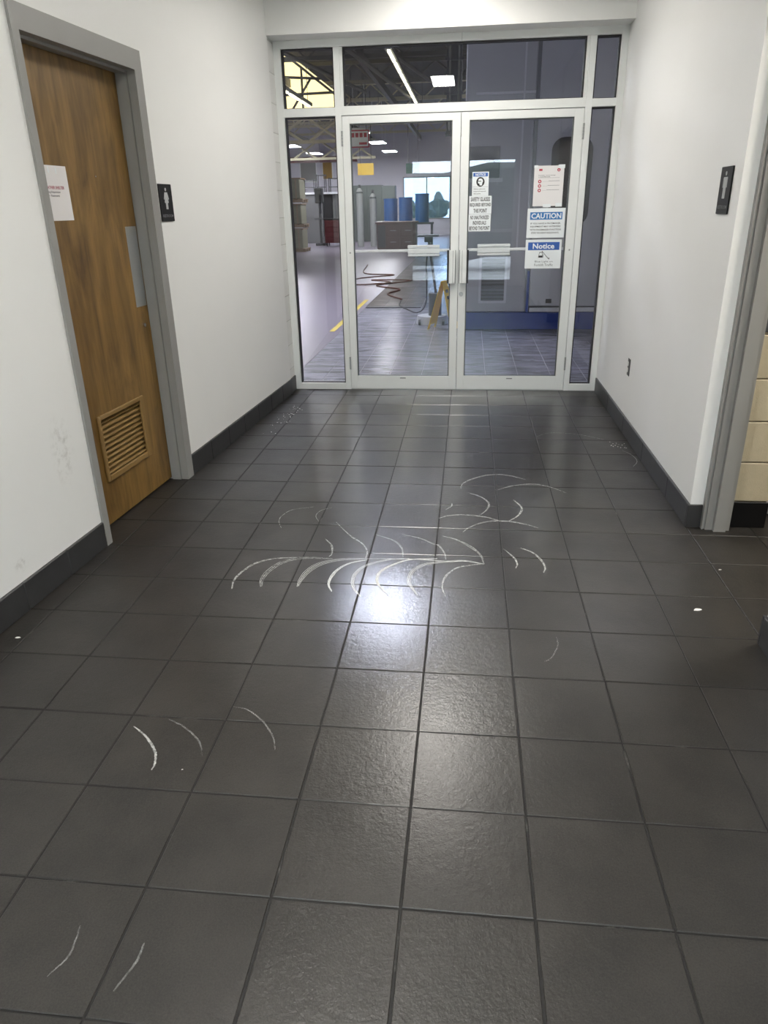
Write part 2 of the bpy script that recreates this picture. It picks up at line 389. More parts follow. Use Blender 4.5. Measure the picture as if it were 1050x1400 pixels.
for r in range(-12, 17):
    for k in range(-7, 10):
        seen = (r >= -1 and -6 <= k <= 3 and not (k == -6 and r > 6)) or (k in (4, 5) and 3 <= r <= 7)
        if seen: lay(k, r, floor)
        elif -3.1 < k*T and (k+1)*T < 3.6: rest.append((k, r))
for r in range(17, 80):
    for k in range(-5, 8):
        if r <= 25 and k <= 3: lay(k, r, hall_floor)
        else: rest_h.append((k, r))
def joined(name, cells, parent):
    bm = bmesh.new(); g = 0.0028
    for k, r in cells: box(bm, k*T+g, (k+1)*T-g, r*T+g, (r+1)*T-g, -0.012, 0)
    o = obj(name, bm, 'floor_tile' if parent is floor else 'floor_tile_soap_glare', parent); o['kind'] = 'stuff'
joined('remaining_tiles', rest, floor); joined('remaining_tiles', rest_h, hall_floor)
bx('concrete_slab', (-12, -5*T, 5.21, 42.1, -0.01, 0.0), 'concrete_lilac', hall_floor)
bx('concrete_slab', (-5*T, 4, 80*T, 42.1, -0.01, 0.0), 'concrete_lilac', hall_floor)
bx('drain_channel', (-1.50, -.62, 10.66, 10.80, 0.0, .012), 'dark_steel', hall_floor)['label'] = 'dark floor drain strip'
bx('yellow_line', (-1.67, -1.60, 8.3, 11.8, 0.0, 0.0012), 'floor_yellow', hall_floor)['label'] = 'worn yellow aisle line'

STREAKS = {
'A1':[(-0.849,1.444),(-0.863,1.522),(-0.849,1.605),(-0.811,1.687),(-0.739,1.737),(-0.623,1.760)],
'A2':[(-0.729,1.473),(-0.742,1.531),(-0.734,1.614),(-0.692,1.703),(-0.608,1.754),(-0.468,1.756)],
'A3':[(-0.572,1.485),(-0.572,1.544),(-0.557,1.627),(-0.516,1.701),(-0.436,1.748),(-0.324,1.767)],
'A4':[(-0.419,1.452),(-0.442,1.507),(-0.445,1.570),(-0.427,1.653),(-0.382,1.718),(-0.309,1.757)],
'A5':[(-0.292,1.421),(-0.326,1.477),(-0.345,1.547),(-0.341,1.629),(-0.302,1.705),(-0.212,1.764),(-0.118,1.782)],
'A6':[(-0.181,1.439),(-0.223,1.511),(-0.240,1.562),(-0.238,1.636),(-0.199,1.703),(-0.117,1.770),(0.009,1.791)],
'A7':[(-0.057,1.448),(-0.090,1.521),(-0.104,1.578),(-0.094,1.661),(-0.050,1.723),(0.011,1.754),(0.065,1.765),(0.137,1.778),(0.222,1.752)],
'A8':[(0.058,1.448),(0.042,1.531),(0.054,1.624),(0.099,1.703),(0.160,1.736),(0.222,1.755)],
'A9':[(-0.324,1.767),(-0.118,1.779),(0.065,1.768),(0.137,1.776),(0.222,1.752)],
'B1':[(-0.524,2.171),(-0.428,2.016),(-0.356,1.929),(-0.321,1.847),(-0.317,1.767)],
'B2':[(-0.302,2.033),(-0.209,1.972),(-0.163,1.894),(-0.147,1.794)],
'B3':[(-0.541,1.966),(-0.498,1.895),(-0.482,1.809),(-0.489,1.778)],
'B4':[(-0.172,2.042),(-0.083,2.006),(-0.013,1.945),(0.012,1.930),(0.042,1.846),(0.049,1.786)],
'B5':[(0.025,2.039),(0.094,2.001),(0.167,1.917),(0.207,1.839),(0.219,1.762)],
'B6':[(0.313,1.919),(0.356,1.830),(0.369,1.765),(0.360,1.722)],
'B7':[(0.395,1.933),(0.448,1.882),(0.480,1.804),(0.489,1.738),(0.478,1.689)],
'C1':[(0.107,2.690),(0.118,2.773),(0.182,2.862),(0.282,2.931),(0.386,2.924),(0.484,2.855)],
'C3':[(0.307,2.673),(0.398,2.748),(0.519,2.785),(0.611,2.743),(0.691,2.657)],
'C4':[(0.150,2.624),(0.217,2.572),(0.259,2.479),(0.247,2.386),(0.206,2.304)],
'C5':[(0.394,2.534),(0.431,2.428),(0.411,2.327),(0.353,2.238)],
'C6':[(-0.001,2.256),(0.051,2.294),(0.134,2.309),(0.239,2.287),(0.305,2.244)],
'C7':[(0.124,2.092),(0.160,2.157),(0.249,2.231),(0.353,2.238),(0.438,2.207),(0.496,2.166)],
'C8':[(0.031,2.372),(0.058,2.424),(0.062,2.466)],
'D1':[(-0.790,2.082),(-0.822,2.161),(-0.823,2.237),(-0.786,2.319),(-0.682,2.367)],
'D2':[(-0.616,2.174),(-0.645,2.249),(-0.631,2.319),(-0.581,2.363)],
'E1':[(0.615,3.722),(0.719,3.815),(0.906,3.788),(1.066,3.675)],
'F1':[(-0.889,0.556),(-0.828,0.510),(-0.777,0.453),(-0.757,0.405),(-0.755,0.376)],
'F2':[(-0.794,0.599),(-0.725,0.563),(-0.661,0.508),(-0.628,0.447)],
'F3':[(-0.608,0.677),(-0.552,0.663),(-0.491,0.614),(-0.441,0.547),(-0.419,0.491)],
'F4':[(-0.718,-0.110),(-0.707,-0.179),(-0.729,-0.230)],
'F5':[(-0.555,-0.139),(-0.555,-0.184),(-0.575,-0.246)],
'F6':[(0.478,1.175),(0.477,1.122),(0.449,1.045),(0.419,1.011)],
'E2':[(1.142,3.444),(1.183,3.351),(1.191,3.227),(1.147,3.124)]}
STYLE = {'A3': ('residue_bright', 4, .0024, .009), 'A4': ('residue_bright', 3, .0040, .005), 'A5': ('residue_bright', 3, .0032, .006), 'A6': ('residue_bright', 3, .0048, .005),
         'A7': ('residue_bright', 3, .0030, .008), 'A1': ('residue_soft', 2, .0045, .007), 'A2': ('residue_soft', 3, .0035, .010), 'A8': ('residue_soft', 2, .0045, .005),
         'A9': ('residue_bright', 2, .0034, .006), 'F1': ('residue_soft', 2, .0050, .004), 'B5': ('residue_soft', 3, .0035, .006), 'B1': ('residue_soft', 2, .0045, .006)}
for k, pts in STREAKS.items():
    m, n, wd, gap = STYLE.get(k, ('residue_faint' if k[0] in 'F' else 'residue_soft', 2 if k[0] in 'BC' else 1, .0040 if k[0] != 'F' else .005, .006))
    bm = bmesh.new(); sp = spline([(p[0], p[1], 0) for p in pts], 10)
    c = sum((Vector(p) for p in sp), Vector())/len(sp)
    ctr = Vector(((sp[0].x+sp[-1].x)/2, (sp[0].y+sp[-1].y)/2, 0))
    for i in range(n):
        q = []
        for j, p in enumerate(sp):
            d = (p-ctr); d.normalize(); fade = math.sin(math.pi*(0.12+0.76*j/len(sp)))
            q.append(p+d*gap*(i-(n-1)/2)*fade+Vector((random.uniform(-.0008, .0008), random.uniform(-.0008, .0008), 0)))
        ribbon(bm, q, wd*random.uniform(.7, 1.2), 0.0006+0.0001*i)
    obj('residue_streak', bm, m, floor)['label'] = 'dried white soap swirl'

# ------------------------------------------------------------------ left wall with the wooden door
DS0, DS1, DZ = 1.82, 2.83, 2.215           # outer edges of the door frame
OS0, OS1, OZ = 1.865, 2.755, 2.125         # opening
S_END = 4.93
wl = left_frame('wall_left'); bpy.data.objects.remove(wl)
bm = bmesh.new()
box(bm, -4.0, DS0+.02, 0, .22, 0, HC); box(bm, DS1-.02, S_END, 0, .22, 0, HC); box(bm, DS0+.02, DS1-.02, 0, .22, DZ-.02, HC)
wl = obj('wall_left', bm, 'wall_paint_scuffed'); wl.location = L_ORG; wl.rotation_euler = (0, 0, L_ROT); struct(wl, 'white painted wall on the left with grey scuff marks')

def base_run(name, ranges, height, orient, gx=0.003, step=0.305, z_h=0.125):
    root = orient(name); struct(root, 'dark tile baseboard')
    for a, b in ranges:
        x = a
        while x < b-0.01:
            e = min(x+step, b)
            bm = bmesh.new(); box(bm, x+gx/2, e-gx/2, -0.012, 0.0, 0.0005, z_h)
            es = [ed for ed in bm.edges if all(v.co.y < -0.011 for v in ed.verts)]
            bmesh.ops.bevel(bm, geom=es, offset=0.003, segments=1, affect='EDGES')
            obj('base_tile', bm, 'base_tile', root); x = e
        bx('grout_bed', (a, b, -0.008, -0.0005, 0.0005, z_h-.004), 'base_grout', root)
    return root
base_run('baseboard_left', [(-0.01, DS0), (DS1, S_END)], 0.125, left_frame)

d1 = left_frame('door_1'); struct(d1, 'stained wood door with louvre in a grey metal frame')
def jamb(name, s_out, s_in, sgn):
    # rebated hollow-metal section: face, reveal, stop, reveal
    poly = [(s_out, -0.012), (s_in, -0.012), (s_in, 0.030), (s_in-sgn*0.006, 0.030), (s_in-sgn*0.006, 0.0335), (s_in+sgn*0.010, 0.0335), (s_in+sgn*0.010, 0.085), (s_in, 0.085), (s_in, 0.22), (s_out, 0.22)]
    bm = bmesh.new(); A = [bm.verts.new((x, y, 0)) for x, y in poly]; B = [bm.verts.new((x, y, DZ)) for x, y in poly]; n = len(poly)
    bm.faces.new(A); bm.faces.new(B[::-1])
    for i in range(n): bm.faces.new((A[i], A[(i+1) % n], B[(i+1) % n], B[i]))
    obj(name, bm, 'frame_grey', d1)
jamb('frame_jamb', DS0, OS0, 1); jamb('frame_jamb', DS1, OS1, -1)
bm = bmesh.new(); box(bm, OS0, OS1, -0.012, 0.22, OZ, DZ); box(bm, OS0+.012, OS1-.012, 0.035, 0.085, OZ-.012, OZ); obj('frame_head', bm, 'frame_grey', d1)
LF = 0.095
LX0, LX1, LZ0, LZ1 = 2.075, 2.54, 0.226, 0.565       # louvre outer size
bm = bmesh.new()
ix0, ix1, iz0, iz1 = LX0+.02, LX1-.02, LZ0+.02, LZ1-.02
box(bm, OS0+.003, ix0, LF, LF+.044, .012, OZ-.004); box(bm, ix1, OS1-.003, LF, LF+.044, .012, OZ-.004)
box(bm, ix0, ix1, LF, LF+.044, .012, iz0); box(bm, ix0, ix1, LF, LF+.044, iz1, OZ-.004)
bmesh.ops.remove_doubles(bm, verts=bm.verts, dist=1e-5)
leaf = obj('leaf', bm, 'wood_door', d1); leaf['label'] = 'brown stained wood veneer leaf'
lv = empty('louver', parent=d1)
bx('louver_frame', (LX0, LX0+.025, LF-.012, LF+.0, LZ0, LZ1), 'wood_louver', lv, .003); bx('louver_frame', (LX1-.04, LX1, LF-.012, LF, LZ0, LZ1), 'wood_louver', lv, .003)
bx('louver_frame', (LX0+.025, LX1-.04, LF-.012, LF, LZ1-.022, LZ1), 'wood_louver', lv, .003); bx('louver_frame', (LX0+.025, LX1-.04, LF-.012, LF, LZ0, LZ0+.03), 'wood_louver', lv, .003)
bm = bmesh.new()
for k in range(11):
    bm = bmesh.new(); z = LZ0+.032+k*0.0262
    vs = box(bm, ix0, ix1, LF+.002, LF+.030, z, z+.0045)
    for v in vs: v.co.z += (0.0155 if v.co.y > LF+.01 else 0)
    obj('louver_slat', bm, 'wood_louver', lv)
bx('louver_back', (ix0, ix1, LF+.040, LF+.044, iz0, iz1), 'ink', lv)
bx('push_plate', (2.632, 2.742, LF-.002, LF, 1.017, 1.418), 'steel_brushed', d1, .0008)['label'] = 'brushed steel push plate'
cy('lock_cylinder', (2.685, LF-.006, .918), (2.685, LF, .918), .011, 'chrome', d1)
cy('door_pin', (2.425, LF-.003, 1.645), (2.425, LF, 1.645), .004, 'chrome', d1, 8)
bx('leaf_back', (OS0+.003, OS1-.003, LF+.05, LF+.06, .0, OZ), 'dark_interior', d1)

# notice on the wood door
pn = left_frame('paper_notice'); tag(pn, 'white laminated paper notice with red heading taped on the wooden door', 'notice')
bx('sheet', (1.904, 2.183, LF-.0022, LF-.0008, 1.457, 1.677), 'paper', pn)
text('heading', 'SEVERE WEATHER SHELTER', 2.044, 1.590, LF-.0026, 'ink_red', pn, w=.205, h=.0125, bold=.02)
text('lettering', 'Machining Department', 2.050, 1.571, LF-.0026, 'ink', pn, w=.125, h=.010, bold=.015)
text('lettering', '\u2022  Restrooms', 2.065, 1.5575, LF-.0026, 'ink', pn, w=.075, h=.008, bold=.015)
# tape bits
for (a, b, c_, d_) in ((1.99, 2.03, 1.640, 1.646), (2.10, 2.108, 1.645, 1.668), (2.045, 2.053, 1.648, 1.672)):
    bx('tape', (a, b, LF-.003, LF-.0024, c_, d_), 'sign_white', pn)

# restroom signs
def restroom_sign(frame, x0, x1, z0, z1, woman, label):
    g = frame('restroom_sign'); tag(g, label, 'sign', 'restroom signs')
    xm = (x0+x1)/2; W = x1-x0; H = z1-z0
    bx('plate', (x0, x1, -.007, -.0005, z0, z1), 'sign_black', g, .002)
    def part(name, polys):
        bm = bmesh.new()
        for p in polys: prism_xz(bm, [(xm+a*W, z0+b*H) for a, b in p], -.0085, -.007)
        obj(name, bm, 'sign_grey', g)
    hd = [(0.055*math.cos(t*math.pi/6), 0.855+0.036*math.sin(t*math.pi/6)*1.25) for t in range(12)]
    if woman:
        body = [[(-.10, .78), (.10, .78), (.20, .60), (.155, .585), (.09, .68), (.15, .50), (.075, .50), (.07, .33), (.012, .33), (.008, .50), (-.008, .50), (-.012, .33), (-.07, .33), (-.075, .50), (-.15, .50), (-.09, .68), (-.155, .585), (-.20, .60)]]
    else:
        body = [[(-.15, .78), (.15, .78), (.175, .75), (.175, .56), (.135, .56), (.135, .72), (.105, .72), (.105, .33), (.012, .33), (.012, .55), (-.012, .55), (-.012, .33), (-.105, .33), (-.105, .72), (-.135, .72), (-.135, .56), (-.175, .56), (-.175, .75)]]
    part('figure', [hd]+body)
    text('lettering', 'RESTROOM', xm, z0+.15*H, -.0076, 'sign_dimgrey', g, w=W*.82, h=H*.075, bold=.015)
    return g
restroom_sign(left_frame, 2.858, 3.010, 1.436, 1.622, True, 'black restroom sign with pale figure beside the wooden door')
restroom_sign(right_frame, -2.492, -2.340, 1.4285, 1.619, False, 'black restroom sign with pale figure on the right wall by the opening')

# ------------------------------------------------------------------ right wall, opening, side room
OY0, OY1 = 1.18, 2.235
bm = bmesh.new()
box(bm, XR, XR+.20, OY1, 5.3, 0, HC); box(bm, 1.205, XR+.20, -3.85, OY0, 0, HC); box(bm, XR, XR+.20, OY0, OY1, 2.3, HC)
wr = struct(obj('wall_right', bm, 'wall_paint'), 'white painted wall on the right')
br = base_run('baseboard_right', [(-YD+.03, -OY1)], .12, right_frame, gx=.001, step=.61, z_h=.12)
bn = base_run('baseboard_right_near', [(-OY0, .3)], .12, lambda n: empty(n, (1.205, 0, 0), -math.pi/2), gx=.001, step=.61, z_h=.12)
# returns of the base tiles round the corners of the opening (in the same local frame)
bm = bmesh.new(); box(bm, -OY1, -OY1+.012, -.012, .058, .0005, .12, .002); obj('base_tile', bm, 'base_tile', br)
bm = bmesh.new(); box(bm, -OY0-.012, -OY0, -.012, .22, .0005, .12, .002); obj('base_tile', bm, 'base_tile', bn)
# metal frame of the opening
t1 = struct(empty('trim_1', (0, 0, 0)), 'grey painted metal frame of the side opening')
def post(name, poly, z1=2.3, m='frame_grey'):
    bm = bmesh.new(); A = [bm.verts.new((x, y, 0)) for x, y in poly]; B = [bm.verts.new((x, y, z1)) for x, y in poly]; n = len(poly)
    bm.faces.new(A); bm.faces.new(B[::-1])
    for i in range(n): bm.faces.new((A[i], A[(i+1) % n], B[(i+1) % n], B[i]))
    return obj(name, bm, m, t1)
post('frame_jamb', [(1.285, 2.235), (1.285, 2.205), (1.292, 2.205), (1.292, 2.212), (1.300, 2.212), (1.300, 2.200), (1.333, 2.200), (1.333, 2.235)])
post('frame_stop', [(1.3345, 2.235), (1.3345, 2.178), (1.390, 2.178), (1.390, 2.235)])
post('frame_jamb', [(1.391, 2.235), (1.391, 2.196), (1.412, 2.196), (1.425, 2.235)])
bx('frame_head', (1.285, 1.425, OY0, OY1-.06, 2.24, 2.3), 'frame_grey', t1)
# block wall of the side room
sr = struct(bx('wall_side_room', (1.43, 1.585, 2.262, 2.40, 0.0, HC), 'mortar_tan'), 'tan painted block wall beyond the side opening')
for i in range(4):
    z0 = .133+.2*i; bx('block', (1.428, 1.590, 2.250, 2.39, z0+.003, z0+.197), 'block_tan', sr, .003)
for i in range(10):
    z0 = .938+.2*i; bx('block', (1.428, 1.590, 2.250, 2.39, z0+.003, min(z0+.197, HC)), 'block_dark', sr, .003)
bx('base_tile', (1.428, 1.592, 2.240, 2.2495, .0005, .133), 'sign_black', sr, .002)
bm = bmesh.new(); box(bm, 3.4, 3.55, -1.0, 5.3, 0, HC); box(bm, 1.425, 3.4, -1.1, -1.0, 0, HC); box(bm, 1.425, 3.4, 5.2, 5.3, 0, HC)
struct(obj('wall_side_room_back', bm, 'block_tan'))
# crumpled white bag on the side-room floor
bm = bmesh.new(); bmesh.ops.create_icosphere(bm, subdivisions=3, radius=1)
for v in bm.verts:
    d = 1+.18*math.sin(7*v.co.x+3*v.co.y)+.12*math.sin(11*v.co.z+5*v.co.x); v.co = Vector((v.co.x*.10*d, v.co.y*.13*d, max(0.001, (v.co.z+.8)*.045*d)))
bag = obj('plastic_bag', bm, 'bag_white', smooth=True); bag.location = (1.74, 2.47, 0.0005); tag(bag, 'crumpled white plastic bag on the floor beyond the side opening', 'bag')

sl = empty('side_room_fill', (2.4, 1.4, HC)); tag(sl, 'unseen fill lamp added in the side room to brighten the tan blocks', 'light')  # fill lamp added out of view to brighten the tan block wall
bx('housing', (-.3, .3, -.6, .6, -.03, -.0005), 'alum_white', sl); bx('diffuser', (-.28, .28, -.58, .58, -.036, -.0305), 'troffer_glow', sl)
area('lamp', (0, 0, -.04), (0, 0, 0), .56, 1.16, 60.0, (1.0, .95, .86), parent=sl)

# open outlet box on the right wall
oc = right_frame('wall_outlet'); tag(oc, 'uncovered dark wall outlet low on the right wall', 'outlet')
bx('outlet_box', (-3.93, -3.865, -.004, -.0005, .392, .505), 'outlet_dark', oc, .001)
for z in (.428, .470): bx('socket', (-3.922, -3.898, -.007, -.004, z-.015, z+.015), 'outlet_white', oc, .002)

# ------------------------------------------------------------------ end wall above and beside the storefront
bm = bmesh.new(); box(bm, -1.75, XR, YB, 5.3, 2.655, HC); box(bm, -1.75, -1.40, S_END-.012, 5.3, 0, 2.655)
we = struct(obj('wall_end', bm, 'wall_paint'), 'white bulkhead over the glass doors')
for i in range(13):
    z0 = .203*i; bx('block', (-1.60, -1.3955, S_END+.002, YD+.02, z0+.003, min(z0+.2, 2.653)), 'block_white', we, .0025)
bx('mortar', (-1.59, -1.399, S_END+.006, YD+.02, 0, 2.65), 'mortar_white', we)
bx('base_tile', (-1.40, -1.384, S_END-.01, YD-.002, .0005, .125), 'base_tile', we, .002)

# ------------------------------------------------------------------ ceiling with troffers
struct(bx('ceiling', (-2.2, 3.6, -3.85, 5.3, HC, HC+.12), 'ceiling_white'))
for i, (x, y) in enumerate(((-0.10, 3.85), (-0.27, 0.55), (-0.27, -2.3))):
    g = empty('ceiling_light', (x, y, HC)); tag(g, ('recessed louvred ceiling light nearest the glass doors', 'recessed louvred ceiling light in the middle of the corridor', 'recessed louvred ceiling light nearest the entrance')[i], 'light', 'corridor ceiling lights')
    bm = bmesh.new(); hw, hh = (.30, .60) if i == 0 else (.145, .45)
    for d in ((-hw-.02, -hw, -hh-.02, hh+.02), (hw, hw+.02, -hh-.02, hh+.02), (-hw, hw, -hh-.02, -hh), (-hw, hw, hh, hh+.02)): box(bm, *d, -.012, -.0005)
    obj('frame', bm, 'alum_white', g); bx('diffuser', (-hw, hw, -hh, hh, -.006, -.0008), 'troffer_glow', g)
    for j in range(7): bx('louvre_blade', ((j-3)*hw*.29-.003, (j-3)*hw*.29+.003, -hh, hh, -.020, -.0085), 'alum_white', g)
    area('lamp', (0, 0, -.0075), (0, 0, 0), hw*1.96, hh*1.96, TROFFER_W*(.80 if i == 0 else 1.35), (1.0, 0.96, 0.90), parent=g)

# ------------------------------------------------------------------ entrance behind the camera
bm = bmesh.new(); box(bm, -2.2, -1.05, -3.85, -3.7, 0, HC); box(bm, 1.0, 1.225, -3.85, -3.7, 0, HC); box(bm, -1.05, 1.0, -3.85, -3.7, 2.35, HC)
struct(obj('wall_back', bm, 'wall_paint'))
e = struct(empty('door_4', (0, -3.78, 0)), 'glazed entrance doors')
bm = bmesh.new()
for a, b in ((-1.05, -.99), (-.06, 0.0), (.94, 1.0)): box(bm, a, b, -.03, .03, 0, 2.35)
for a, b in ((0, .12), (1.0, 1.06), (2.27, 2.35)): box(bm, -.99, -.06, -.028, .028, a, b); box(bm, 0, .94, -.028, .028, a, b)
obj('frame', bm, 'alum_white', e); bx('pane', (-.99, -.06, -.004, .004, .12, 2.27), 'glass_entrance', e); bx('pane', (0, .94, -.004, .004, .12, 2.27), 'glass_entrance', e)
hg = empty('sky_screen', (0, -9.2, -.155)); tag(hg, 'added unseen greenery hiding the sky from the entrance reflection', 'sky_screen')  # added out of view to darken the sky in the door reflections
bm = bmesh.new(); box(bm, -12, 12, -1.2, 0, .25, 2.55, .15)
bmesh.ops.subdivide_edges(bm, edges=bm.edges, cuts=20, use_grid_fill=True)
for v in bm.verts: v.co += Vector((0, .12*math.sin(9*v.co.x+4*v.co.z), .12*math.sin(5*v.co.x)+.08*math.sin(13*v.co.x)))
obj('foliage', bm, 'leaf_green', hg)
for k in range(9): cy('stem', (-11.5+2.8*k, -.6, .002), (-11.5+2.8*k, -.6, .5), .06, 'bark', hg, 8)
struct(bx('ground_outside', (-14, 14, -40, -3.85, -.16, -.155), 'pavement'))

# ------------------------------------------------------------------ storefront frame
w1 = struct(empty('window_1', (0, YD, 0)), 'white aluminium storefront frame with sidelights and transom')
D = .11
def mem(name, x0, x1, z0, z1, y0=0., y1=D): return bx(name, (x0, x1, y0, y1, z0, z1), 'alum_white', w1, .0015)
mem('jamb', -1.395, -1.340, 0, 2.655); mem('jamb', 1.176, 1.225, 0, 2.655)
mem('mullion', -0.936, -0.888, 0, 2.601); mem('mullion', 0.955, 1.003, 0, 2.601)
mem('head', -1.340, 1.176, 2.6015, 2.655)
mem('transom_bar', -.888, .955, 2.146, 2.208)
mem('transom_bar', -1.340, -.936, 2.144, 2.203); mem('transom_bar', 1.003, 1.176, 2.146, 2.200)
mem('sill', -1.340, -.936, 0, .054); mem('sill', 1.003, 1.176, 0, .058)
def light(x0, x1, z0, z1, g=.010):
    bm = bmesh.new()
    for d in ((x0, x0+g, z0, z1), (x1-g, x1, z0, z1), (x0+g, x1-g, z0, z0+g*.5), (x0+g, x1-g, z1-g, z1)): box(bm, d[0], d[1], .022, .075, d[2], d[3])
    obj('gasket', bm, 'gasket', w1); bx('pane', (x0+g*.5, x1-g*.5, .046, .052, z0+g*.3, z1-g*.5), 'glass', w1)
light(-1.340, -.936, .054, 2.144); light(-1.340, -.936, 2.203, 2.6015); light(1.003, 1.176, .058, 2.146); light(1.003, 1.176, 2.200, 2.6015)
mem('glazing_stop', -.888, -.868, 2.208, 2.6015, .01); mem('glazing_stop', .935, .955, 2.208, 2.6015, .01)
light(-.868, .935, 2.208, 2.6015, .011)
for x in (0.03,): bx('head_joint', (x-.0008, x+.0008, -.0006, .001, 2.602, 2.654), 'gasket_grey', w1)

def glass_door(name, x0, x1, gx0, gx1, gz0, gz1, hinge_x, hand, label):
    g = struct(empty(name, (0, YD+.004, 0)), label)
    z1 = 2.141; y0, y1 = 0, .045
    def m(n, a, b, c_, d_): return bx(n, (a, b, y0, y1, c_, d_), 'alum_white', g, .0015)
    m('stile', x0, gx0, .006, z1); m('stile', gx1, x1, .006, z1); m('rail', gx0, gx1, gz1, z1); m('rail', gx0, gx1, .006, gz0)
    bm = bmesh.new(); q = .009
    for d in ((gx0, gx0+q, gz0, gz1), (gx1-q, gx1, gz0, gz1), (gx0+q, gx1-q, gz0, gz0+.004), (gx0+q, gx1-q, gz1-q, gz1)): box(bm, d[0], d[1], .010, .035, d[2], d[3])
    obj('gasket', bm, 'gasket_grey', g)
    bx('pane', (gx0+.004, gx1-.004, .018, .024, gz0+.002, gz1-.004), 'glass', g)
    # crossbar and push pad on the far side of the glass
    bar = bx('crossbar', (gx0-.01, gx1+.01, .060, .085, 1.139, 1.161), 'bar_white', g, .004)
    pa, pb = ((-.385, -.122) if hand < 0 else (.188, .452))
    pad = empty('push_pad', parent=g)
    for a, b in ((1.105, 1.122), (1.126, 1.166), (1.170, 1.192)): bx('pad_rib', (pa, pb, .052, .096, a, b), 'bar_white', pad, .003)
    for xx in (gx0-.02, gx1+.02): bx('bar_bracket', (xx-.018, xx+.018, .045, .085, 1.125, 1.175), 'alum_white', g, .003)
    # pull handle on the near side
    hx0, hx1 = ((-.040, .010) if hand < 0 else (.048, .102))
    ph = empty('pull_handle', parent=g)
    bx('handle_plate', (hx0, hx1, -.046, -.040, .897, 1.155), 'alum_white', ph, .002)
    lip = hx0 if hand > 0 else hx1
    bx('handle_web', ((hx1-.016, hx1-.010) if hand < 0 else (hx0+.010, hx0+.016)) + (-.040, -.0005, .897, 1.155), 'alum_white', ph, .001)
    sx = (hx0-.016, hx0-.0005) if hand < 0 else (hx1+.0005, hx1+.016)
    bx('handle_gap_shade', sx + (-.046, -.018, .897, 1.155), 'black_rubber', ph, .002)  # black strip painting in the shaded gap beside the plate
    sx = (hx1+.0005, hx1+.004) if hand < 0 else (hx0-.004, hx0-.0005)
    bx('handle_edge_shade', sx + (-.044, -.030, .897, 1.155), 'gasket_grey', ph)  # thin dark strip drawing the gap shadow along the other edge
    mid = hx0+.018 if hand > 0 else hx1-.018
    bx('handle_groove', (mid-.0012, mid+.0012, -.0466, -.046, .90, 1.152), 'gasket_grey', ph)
    # hinges
    for z in (1.985, .232):
        h = empty('hinge', parent=g)
        for j in range(5): cy('knuckle', (hinge_x, -.006, z-.055+.022*j+.0008), (hinge_x, -.006, z-.055+.022*(j+1)-.0008), .0072, 'steel_brushed', h, 10)
    cy('bolt', (((x0+gx0)/2 if hand < 0 else (x1+gx1)/2), -.003, 1.143), (((x0+gx0)/2 if hand < 0 else (x1+gx1)/2), 0, 1.143), .007, 'steel_brushed', g, 10)
    if hand > 0: cy('lock_cylinder', (.0625, -.008, .808), (.0625, 0, .808), .018, 'steel_brushed', g, 20)
    xm = (gx0+gx1)/2; bx('maker_label', (xm-.025, xm+.025, -.0008, 0.0, .098, .106), 'ink_grey', g)
    return g
glass_door('door_2', -.886, .0335, -.828, -.030, .120, 2.088, -.889, -1, 'left leaf of the white framed glass double doors')
glass_door('door_3', .0375, .953, .100, .884, .124, 2.086, .9545, 1, 'right leaf of the white framed glass double doors, covered with signs')
bx('threshold', (-.888, .955, .0, .09, 0.0004, .0045), 'steel_brushed', w1)

# ------------------------------------------------------------------ signs stuck to the right leaf
YG = YD+.004+.018
def rescale(x, z, k=(YG-.001-CY)/(5.07-CY)): return (CX+(x-CX)*k, CZ+(z-CZ)*k)
def sign_root(name, label, cat='sign', group='signs on the glass door'):
    g = empty(name, (0, YG-.0012, 0)); tag(g, label, cat, group); return g
def plate(g, x0, x1, z0, z1, m='sign_white', nm='plate'): return bx(nm, (x0, x1, -.0016, 0, z0, z1), m, g)
a, b = rescale(.131, 1.550); c_, d_ = rescale(.259, 1.725)
g = sign_root('safety_notice_sign', 'small white NOTICE sign with blue header and goggled head, topmost left on the glass door'); plate(g, a, c_, b, d_)
H = d_-b; W = c_-a; xm = (a+c_)/2
bx('header', (a+.06*W, c_-.06*W, -.0022, -.0016, d_-.19*H, d_-.04*H), 'sign_navy', g)
text('header_lettering', 'NOTICE', xm, d_-.115*H, -.0025, 'sign_white', g, w=W*.62, h=H*.10, bold=.03)
bm = bmesh.new(); cz_ = b+.595*H; prism_xz(bm, [(xm+.25*W*math.cos(t*math.pi/10), cz_+.25*W*math.sin(t*math.pi/10)*1.08) for t in range(20)], -.0022, -.0016); obj('disc', bm, 'ink', g)
bm = bmesh.new(); prism_xz(bm, [(xm+x*W, cz_+z*W) for x, z in ((-.10, .16), (.02, .19), (.12, .14), (.16, .03), (.12, -.06), (.10, -.20), (-.04, -.20), (-.06, -.10), (-.14, -.08), (-.15, .02))], -.0026, -.0022); obj('head_figure', bm, 'sign_white', g)
bx('goggles', (xm-.15*W, xm+.05*W, -.003, -.0026, cz_+.01*W, cz_+.06*W), 'ink_grey', g)
bx('rule', (a+.04*W, c_-.04*W, -.0022, -.0016, b+.385*H, b+.392*H), 'ink_grey', g)
for i, s in enumerate(('Safety glasses', 'required beyond', 'this point')): text('lettering', s, a+.10*W+.35*W*(1, 1.05, .62)[i], b+(.30-.095*i)*H, -.0022, 'ink', g, w=W*.70*(1, 1.05, .62)[i], h=H*.055, bold=.01)

